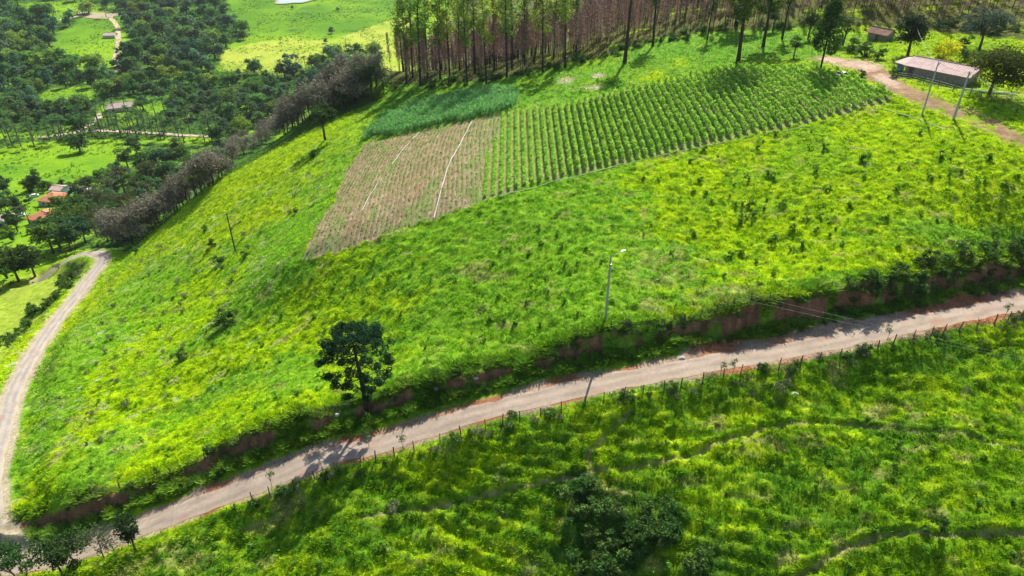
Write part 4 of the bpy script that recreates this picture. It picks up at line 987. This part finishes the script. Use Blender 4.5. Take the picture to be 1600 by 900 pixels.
# background woods behind the plantation
k = 0
for i, q in enumerate(range(46)):
    x = -25+215*random.random(); y = 255+75*random.random()
    z = float(hsample(x, y)); u, v, _ = proj((x, y, z))
    if u < 640: continue
    put(dark_t[i % 6] if i % 3 else euc[i % 5], 'background_tree', (x, y, z), 'green tree behind the dead plantation at the top of the photo', 'tree', 'green trees behind the dead plantation', 1.2+.5*random.random())

for i in range(75):
    x = FW[0, 0]+3+(FW[-1, 0]-FW[0, 0]-6)*random.random(); y = field_front(x)+random.gauss(0, 2.0); z = float(hsample(x, y))
    put((bushes+lightb)[i % 8], 'edge_bush', (x, y, z-.15), 'green bush in the ragged undergrowth along the front of the dead plantation', 'bush', 'bushes along the front of the plantation', .6+.8*random.random())
# ------------------------------------------------------------------ farm at the upper right
big_round = proto_broad(500, 8.6, 5.0, 3.7, (.055, .095, .014), (.10, .15, .02), 20, 420, .17, 'bark', .46)
put(big_round, 'round_tree', cast(1545,148), 'big round dark tree at the right end of the pink-roofed shed', 'tree', None, .98)
put(proto_broad(501, 9, 4.6, 3.6, (.03, .075, .02), (.05, .10, .04), 18, 260, .2), 'farm_tree', cast(1418,88), 'broad dark tree behind the left end of the pink-roofed shed', 'tree', None, .95)
put(proto_broad(502, 9, 5.0, 3.8, (.05, .085, .05), (.09, .13, .09), 18, 240, .2), 'farm_tree', cast(1530,78), 'blue-green tree behind the yellow bush', 'tree', None, .95)
put(proto_bush(503, 3.3, 2.5, (.72, .68, .015), (.32, .42, .02), 14, 190, .15), 'flowering_bush', cast(1475,96), 'yellow-flowering bush behind the pink-roofed shed', 'bush', None, .95)
for i, (q, s, l) in enumerate([((1350,88),2.2,'light green bush right of the conical tree by the yard'),((1370,92),1.8,'light green bush at the yard beside the small dark shed'),((1330,80),2.2,'bushy green shrub between conical tree and small dark shed'),
      ((1395,118),1.2,'low shrub at the left end of the long shed'),((1510,95),2.0,'green bush left of the big round tree'),((1500,80),2.0,'green bush behind the yellow-flowering bush'),((1345,122),1.1,'small shrub right of the white car')]):
    put(lightb[i % 3], 'garden_bush', cast(*q), l, 'bush', None, s)
def quad(name, pts, mat, parent, thick_=.08):
    p = np.array(pts, float); n = np.cross(p[1]-p[0], p[2]-p[0]); n /= np.linalg.norm(n)
    if n[2] < 0: n = -n
    V = np.r_[p, p-n*thick_]; k = len(p)
    F = [tuple(range(k)), tuple(range(2*k-1, k-1, -1))]+[(i, k+i, k+(i+1) % k, (i+1) % k) for i in range(k)]
    return mk(name, V, F, mat, parent)
def building(name, fl, fr, depth, wh, rh, label, roofm, wallm, cat='house', over=.4, hip=False, openings=(), ridge=.5, corr=True):
    """fl, fr: front corners on the ground (front faces the camera)"""
    fl = np.array(fl); fr = np.array(fr); base = fl.copy(); base[2] = min(fl[2], fr[2])-.1; d = (fr-fl)[:2]; L = np.linalg.norm(d); rz = math.atan2(d[1], d[0])
    t = thing(name, base, label, cat, None, rz)
    V, F = box((L/2, depth/2, wh/2-.3), (L, depth, wh+.6)); w = mk('wall', V, F, M[wallm], t)
    if not hip:                                            # gable ends
        for x in (.01, L-.01):
            p = [(x, 0, wh), (x, depth, wh), (x, depth*ridge, wh+rh)]; mk('gable', np.r_[np.array(p), np.array(p)+[.12 if x < 1 else -.12, 0, 0]], [(0, 1, 2), (5, 4, 3), (0, 3, 4, 1), (1, 4, 5, 2), (2, 5, 3, 0)], M[wallm], w)
    o = over; sl1 = rh/(depth*ridge); sl2 = rh/(depth*(1-ridge)); r = wh+rh+.06; y0 = -o; z0 = wh-o*sl1+.06; y1 = depth+o; z1 = wh-o*sl2+.06
    def slope(xa, xb, ya, za, yb, zb, n):                  # corrugated/tiled slope with real ribs
        xs_ = np.linspace(xa, xb, n*2+1); V = []; F = []
        for side in (0, -.06):
            for i, x in enumerate(xs_):
                off = .045*(i % 2)+side; V += [(x, ya, za+off), (x, yb, zb+off)]
        m = len(xs_)*2
        for i in range(len(xs_)-1): F += [(2*i, 2*i+2, 2*i+3, 2*i+1), (m+2*i, m+2*i+1, m+2*i+3, m+2*i+2)]
        for i in range(len(xs_)-1): F += [(2*i, m+2*i, m+2*i+2, 2*i+2), (2*i+1, 2*i+3, m+2*i+3, m+2*i+1)]
        F += [(0, 1, m+1, m), (m-2, 2*m-2, 2*m-1, m-1)]
        return np.array(V), np.array(F)
    if hip:
        hx = min(L, depth)*.45; R = mk('roof', np.array([(-o, y0, z0), (L+o, y0, z0), (L+o, y1, z1), (-o, y1, z1), (hx, depth/2, r), (L-hx, depth/2, r)]), [(0, 1, 5, 4), (1, 2, 5), (2, 3, 4, 5), (3, 0, 4), (0, 3, 2, 1)], M[roofm], t)
        v, f = tube([(hx, depth/2, r+.02), (L-hx, depth/2, r+.02)], [.12, .12], 6); mk('ridge_cap', v, f, M[roofm], R)
    else:
        n = max(6, int(L/.45)); R_ = join([slope(-o, L+o, y0, z0, depth*ridge, r, n), slope(-o, L+o, y1, z1, depth*ridge, r, n)]); R = mk('roof', *R_, M[roofm], t)
        v, f = tube([(-o, depth*ridge, r+.05), (L+o, depth*ridge, r+.05)], [.11, .11], 6); mk('ridge_cap', v, f, M[roofm], R)
    for kind, x, ww, hh, zb in openings:
        V, F = box((x*L, -.03, zb+hh/2), (ww, .1, hh)); fr_ = mk(kind, V, F, M['wood' if kind == 'door' else 'white'], t)
        if kind == 'window':
            V, F = box((x*L, -.075, zb+hh/2), (ww-.16, .04, hh-.16)); mk('pane', V, F, M['glassy'], fr_)
        else:
            v, f = box((x*L+ww*.35, -.11, zb+1.0), (.05, .05, .14)); mk('handle', v, f, M['steel'], fr_)
    return t, L, w
A, B = cast(1412, 117), cast(1508, 136)
shed, L, shw_ = building('long_shed', A, B, 5.0, 2.0, .95, 'long low farm shed with faded pink corrugated roof and grey-brown walls', 'pinkroof', 'greywall', 'shed', .45, False,
                   [('door', .10, .9, 1.9, .1)], .72)
quad('porch_roof', [(-2.6, .6, 1.95), (-.5, -.3, 2.0), (-.5, 4.9, 2.55), (-1.8, 4.4, 2.4)], M['pinkroof'], shed, .06)
V, F = box((-1.5, 1.4, 1.0), (1.3, .08, 1.9)); mk('tarp_screen', V, F, M['blue'], shed)
for x, y in ((-2.5, .7), (-1.75, 4.2)):
    v, f = tube([(x, y, -.4), (x, y, 2.0 if y < 1 else 2.4)], [.07, .06], 6); mk('post', v, f, M['wood'], shed)
building('small_shed', cast(1354,63), cast(1383,66), 3.2, 2.2, .8, 'small dark rusty-roofed shed under the broad tree behind the yard', 'oldroof', 'greywall', 'shed', .5, False, [('door', .5, .8, 1.8, .1)])
# white car and odd farmyard items
def car(px, label, rz, s=1.0, group=None):
    b = cast(*px); t = thing('parked_car', b+[0, 0, .02], label, 'car', group, rz, s)
    prof = [(-2.0, .35), (-2.05, .75), (-1.9, .98), (-1.25, 1.02), (-.75, 1.45), (.75, 1.48), (1.35, 1.0), (1.95, .85), (2.05, .6), (2.0, .35)]
    V = [(x, y*(.86 if z > 1.1 else 1), z) for y in (-.8, .8) for x, z in prof]; n = len(prof)
    F = [tuple(range(n)), tuple(range(2*n-1, n-1, -1))]+[(i, n+i, n+(i+1) % n, (i+1) % n) for i in range(n)]
    body = mk('body', V, F, M['white'], t)
    for y in (-.79, .79):
        sgn = np.sign(y); quadp = [(-1.15, y*.99, 1.03), (1.2, y*.99, 1.03), (.68, y*.9, 1.4), (-.7, y*.9, 1.38)]
        p = np.array(quadp); mk('side_window', np.r_[p, p+[0, .03*sgn, 0]], [(0, 1, 2, 3), (7, 6, 5, 4), (0, 4, 5, 1), (1, 5, 6, 2), (2, 6, 7, 3), (3, 7, 4, 0)], M['glassy'], body)
    for xs_, nm in (((1.3, .82), 'windscreen'), ((-1.2, -.8), 'rear_window')):
        o_ = .03 if nm == 'windscreen' else -.03
        p = np.array([(xs_[0]+o_, -.68, 1.06), (xs_[0]+o_, .68, 1.06), (xs_[1]+o_, .6, 1.42), (xs_[1]+o_, -.6, 1.42)]); mk(nm, np.r_[p, p+[o_, 0, .03]], [(0, 1, 2, 3), (7, 6, 5, 4), (0, 4, 5, 1), (1, 5, 6, 2), (2, 6, 7, 3), (3, 7, 4, 0)], M['glassy'], body)
    for x in (-1.3, 1.3):
        for y in (-.75, .75):
            v, f = tube([(x, y-.1, .32), (x, y+.1, .32)], [.32, .32], 12); f = list(map(tuple, f))+[tuple(range(12)), tuple(range(23, 11, -1))]; w = mk('wheel', v, f, M['black'], t)
            v, f = tube([(x, y-.12, .32), (x, y+.12, .32)], [.17, .17], 10); f = list(map(tuple, f))+[tuple(range(10)), tuple(range(19, 9, -1))]; mk('rim', v, f, M['steel'], w)
    return t
car((1314,121), 'small white car parked in the grass at the right corner of the crop', math.radians(20), .72)
car((33,338), 'small white car beside the orange-roofed valley house', 0.3, .95)
car((54,308), 'white car parked left of the red-roofed house with the pool', 0.6, .9)
def rock(px, s, label, name='pale_rock', mat='stone', cat='rock', flat_=.6):
    import bmesh
    bm = bmesh.new(); bmesh.ops.create_icosphere(bm, subdivisions=2, radius=1)
    sd = random.random()*50
    for v in bm.verts:
        k = .75+.5*float(vn(v.co.x*1.3+sd, v.co.y*1.3+v.co.z*1.7, 3)); v.co *= k; v.co.z *= flat_
    me = bpy.data.meshes.new(name); bm.to_mesh(me); bm.free(); me.materials.append(M[mat]); o = bpy.data.objects.new(name, me); COL.objects.link(o)
    o.location = cast(*px); o.scale = (s, s*.8, s); return tag(o, label, cat)
rock((1293,83), .9, 'pale heap beside the conical tree at the yard entrance'); rock((1304,80), .7, 'smaller pale heap right of the first one by the yard entrance')
rock((743,590), .35, 'pale stone on the bank top right of the umbrella pine'); rock((681,607), .35, 'whitish stone on the bank lip between pine and lamp pole')
rock((527,648), .3, 'small white stone on the bank left of the umbrella pine'); rock((1066,560), .4, 'grey stone in the shaded verge by the road')
rock((1241,616), .45, 'pale stone in the pasture below the fence')
strip([(1507,140),(1530,143),(1560,146),(1590,150)], .16, 'whitish plastic pipe lying in the grass right of the shed', 'plastic_pipe', 'white', .15, 'pipe')
# farmyard fence
ff_ = smooth_line([cast(*q) for q in [(1400,122),(1440,130),(1480,140),(1530,155),(1600,185)]], 1.5)[:, :2]
fence('farm_fence', ff_, 2.4, 'thin post fence between the long shed and the earth track', 9, 1.2, 3)

# ------------------------------------------------------------------ valley houses, pool, palms and woods
building('valley_house', cast(62,322), cast(88,322), 8, 2.8, 1.5, 'valley house with red tiled roof beside the pool', 'redroof', 'wall', 'house', .5, True, [('window', .3, 1.1, 1, 1), ('door', .6, .9, 2.1, .1)])
building('valley_house', cast(45,350), cast(75,352), 8, 2.8, 1.5, 'valley house with orange tiled roof behind the short pole', 'redroof', 'wall', 'house', .5, True, [('window', .3, 1.1, 1, 1), ('door', .6, .9, 2.1, .1)])
building('valley_house', cast(80,305), cast(96,305), 5, 2.6, .9, 'low pale building between the red roof and the pool', 'pinkroof', 'wall', 'house', .3, False, [('door', .5, .9, 2, .1)])
building('valley_house', cast(0,350), cast(10,352), 5, 2.6, .9, 'small pale building cut by the left edge of the photo', 'pinkroof', 'wall', 'house', .3, False)
building('farmhouse', cast(169,176), cast(209,173), 8, 3, 1.9, 'white farmhouse with long faded pink roof behind the palm avenue', 'pinkroof', 'wall', 'house', .5, False, [('window', .2, 1.1, 1, 1), ('window', .5, 1.1, 1, 1), ('door', .75, 1, 2.1, .1)])
building('valley_house', cast(186,12), cast(212,10), 10, 3.2, 2.2, 'white house with red and pink roof at the top of the valley path', 'redroof', 'wall', 'house', .6, True, [('window', .3, 1.3, 1.1, 1)])
building('valley_hut', cast(162,60), cast(180,60), 7, 2.6, 1.3, 'small pale-roofed hut left of the valley path', 'pinkroof', 'wall', 'hut', .4, False)
building('valley_house', cast(452,118), cast(472,116), 8, 3, 1.8, 'small house with bright red roof below the pasture', 'redroof', 'wall', 'house', .5, True, [('window', .3, 1.1, 1, 1)])
building('valley_hut', cast(36,174), cast(56,174), 7, 2.6, 1.1, 'low pinkish-roofed hut among the trees far left', 'pinkroof', 'wall', 'hut', .4, False)
# pool with paving
b = cast(112, 300); pv = thing('swimming_pool', b+[0, 0, .15], 'turquoise swimming pool beside the red-roofed valley house', 'pool')
v, f = box((0, 0, 0), (13, 10, .3)); mk('paving', v, f, M['paving'], pv)
a12 = np.linspace(0, 2*np.pi, 20, endpoint=False); v = np.stack([4.2*np.cos(a12)+.8*np.cos(2*a12), 2.9*np.sin(a12), np.full(20, .20)], -1)
mk('water', np.r_[v, v-[0, 0, .06]], [tuple(range(20)), tuple(range(39, 19, -1))]+[(i, 20+i, 20+(i+1) % 20, (i+1) % 20) for i in range(20)], M['pool'], pv)
palm = [proto_palm(600+i, 8.2+.7*i, 24, 3.7, (.07, .15, .035)) for i in range(3)]
pl_ = smooth_line([cast(*q) for q in [(-10,235),(60,226),(120,218),(200,216),(280,218),(330,222)]], 3)
for i in range(0, len(pl_), 2):
    for off in (0, 9):
        p = pl_[i]+[random.gauss(0, 1.5), off+random.gauss(0, 1.5), 0]
        put(palm[i % 3], 'palm_tree', (p[0], p[1], float(hsample(p[0], p[1]))), 'tall palm in the avenue along the pale valley lane', 'palm', 'palms of the valley avenue', 1.1+.3*random.random())
for i, q in enumerate(scatter_px([(0,190),(160,180),(330,185),(380,150),(410,190),(330,205),(0,215)], 34, 14, seed=31)):
    put(palm[i % 3], 'palm_tree', cast(*q), 'palm in the grove behind the pale valley lane', 'palm', 'palms of the valley grove', 1.1+.3*random.random())
for q, l in [((440,118),'palm left of the small house with the bright red roof'),((478,112),'palm right of the small house with the bright red roof'),((497,108),'dark palm near the pasture edge'),((166,27),'bent palm at the clearing of the valley path'),((131,26),'palm at the left end of the clearing')]:
    put(palm[1], 'palm_tree', cast(*q), l, 'palm', None, 1.1)
nt = 0
for i, q in enumerate(scatter_px(WOOD[0], 280, 14.0, CLEAR+[[(-20,192),(335,186),(340,232),(-20,245)]], 41, 80, 13)):
    c = cast(*q); far_ = q[1] < 120
    lab = ('leafy tree of the far valley woodland near the top left' if far_ and q[0] > 190 else 'leafy tree left of the valley path, near the top left corner' if far_ else 'leafy tree in the valley woods just behind the palm avenue' if q[0] < 330 else 'leafy tree in the valley woods left of the scorched crest')
    grp = lab.replace('leafy tree', 'leafy trees')
    put(val_t[(i*5+int(q[0]/60)) % 8], 'valley_tree', c, lab, 'tree', grp, (1.0+.6*random.random())*(1.35 if far_ else .95)); nt += 1
print('valley trees', nt)
rng = np.random.default_rng(77); X = -560+620*rng.random(90000); Y = 190+600*rng.random(90000); Z = hsample(X, Y)
zc = Z-CZ; dp = Y*CP-zc*SP; u_ = 800+FPX*X/dp; v_ = 450-FPX*(Y*SP+zc*CP)/dp
m = inpoly(u_, v_, WOOD[0]) & (u_ > -20) & (v_ > -20)
for w_ in CLEAR: m &= ~inpoly(u_, v_, w_)
X, Y, Z = X[m], Y[m], Z[m]; hgt = 4.5*fbm(X/7, Y/7, 3, 2)
C = np.stack([X, Y, Z+hgt*(.4+.6*rng.random(len(X)))], -1); V, F = leaves(C, .75, rng, 1.3, .5)
tag(mk('undergrowth', V, F, M['weed'], tint=tint_for(len(C), (.06, .14, .03), rng, .6, 1.5, (.10, .20, .035), .25)), 'dark leafy undergrowth filling the valley woods between the trees', 'undergrowth', None, 'stuff')
for q, s, l in [((75,38),1.7,'broad round bright green tree near the top left clearing'),((400,118),1.35,'tall dark tree in front of the pasture edge'),((380,62),.9,'round dark tree at the left edge of the bright pasture'),
                ((518,52),.62,'round lone tree in the middle of the bright pasture'),((509,67),.42,'small lone tree left below the round one in the pasture'),((125,238),1.2,'big round tree alone in the bright valley field'),
                ((128,212),1.0,'leafy tree in front of the palm avenue'),((225,172),1.1,'round dark tree right of the pink-roofed farmhouse'),((402,172),1.0,'bright green round tree left of the scorched crest'),
                ((457,14),.35,'little tree on the pond bank'),((528,17),.4,'bushy little tree right of the pond'),((120,108),1.0,'leafy tree at the edge of the valley clearing'),((55,275),.4,'small bush in the bright valley field')]:
    put(val_t[2 if 'green' in l or 'leafy' in l else 0], 'valley_tree', cast(*q), l, 'tree', None, s*1.35)
for i, q in enumerate([(0,300),(12,305),(45,300),(60,296),(120,312),(128,325),(20,352),(28,362),(10,330),(140,300),(28,330),(95,330),(70,300)]):
    put(dark_t[i % 6], 'garden_tree', cast(*q), 'garden tree round the valley houses and the pool', 'tree', 'garden trees round the valley houses', .55+.35*random.random())
for i, q in enumerate(scatter_px([(0,292),(125,292),(140,345),(100,365),(0,385)], 26, 11, [[(50,300),(130,290),(130,318),(90,328),(50,326)],[(35,335),(80,335),(85,358),(35,362)]], seed=61)):
    put((val_t+lightb)[i % 11], 'garden_tree', cast(*q), 'garden tree round the valley houses and the pool', 'tree', 'garden trees round the valley houses', .38+.3*random.random())
for i, q in enumerate(scatter_px([(140,305),(190,268),(300,262),(350,228),(340,262),(235,325),(170,362)], 34, 12, seed=62)):
    put(val_t[i % 8], 'slope_tree', cast(*q), 'leafy tree on the wooded slope just left of the scorched crest trees', 'tree', 'leafy trees on the slope left of the scorched trees', .6+.35*random.random())
for i, q in enumerate(scatter_px([(80,298),(200,275),(190,262),(150,284),(40,300)], 14, 9, seed=50)):
    put(lightb[i % 3], 'valley_bush', cast(*q), 'bush in the hedge at the near edge of the bright valley field', 'bush', 'hedge bushes of the valley field', 1.5+random.random())
print('objects', len(bpy.data.objects))

rng = np.random.default_rng(88); X = -620+640*rng.random(60000); Y = 150+800*rng.random(60000); Z = hsample(X, Y)
zc = Z-CZ; dp = Y*CP-zc*SP; u_ = 800+FPX*X/dp; v_ = 450-FPX*(Y*SP+zc*CP)/dp
m = (u_ > -20) & (u_ < 620) & (v_ > -20) & (v_ < 560) & ((dL > 1e9).any() | (grab(X, Y)[0] >= 0)) & (fbm(X/14, Y/14, 9, 3) > .5)
gi, gj = grab(X, Y); m &= (dL[gi, gj] > 4) & (val[gi, gj] > .5) & (GX[gi, gj] < 0); X, Y, Z = X[m], Y[m], Z[m]
C = np.repeat(np.stack([X, Y, Z], -1), 5, 0)+rng.normal(size=(len(X)*5, 3))*[.45, .45, .15]+[0, 0, .3]; V, F = leaves(C, .30, rng, 1.4, .6)
tag(mk('valley_weeds', V, F, M['weed'], tint=tint_for(len(C), (.07, .17, .02), rng, .6, 1.4)), 'low weeds and grass tufts scattered over the valley pastures', 'weeds', None, 'stuff')

# ------------------------------------------------------------------ the air
zlo = float(GZ.min())-1.0; zhi = CZ+6.0
V, F = box((0, (YS[-1]+YS[0])/2, (zlo+zhi)/2), (XS[-1]-XS[0]+20, YS[-1]-YS[0]+20, zhi-zlo))
hz = mk('haze', V, F, None); hz['kind'] = 'stuff'
m = bpy.data.materials.new('haze_air'); m.use_nodes = True; n = m.node_tree.nodes; n.remove(n['Principled BSDF'])
pv_ = n.new('ShaderNodeVolumePrincipled'); pv_.inputs['Density'].default_value = 0.00005; pv_.inputs['Color'].default_value = (.80, .88, 1.0, 1); pv_.inputs['Anisotropy'].default_value = .3
m.node_tree.links.new(pv_.outputs[0], n['Material Output'].inputs['Volume']); hz.data.materials.append(m)
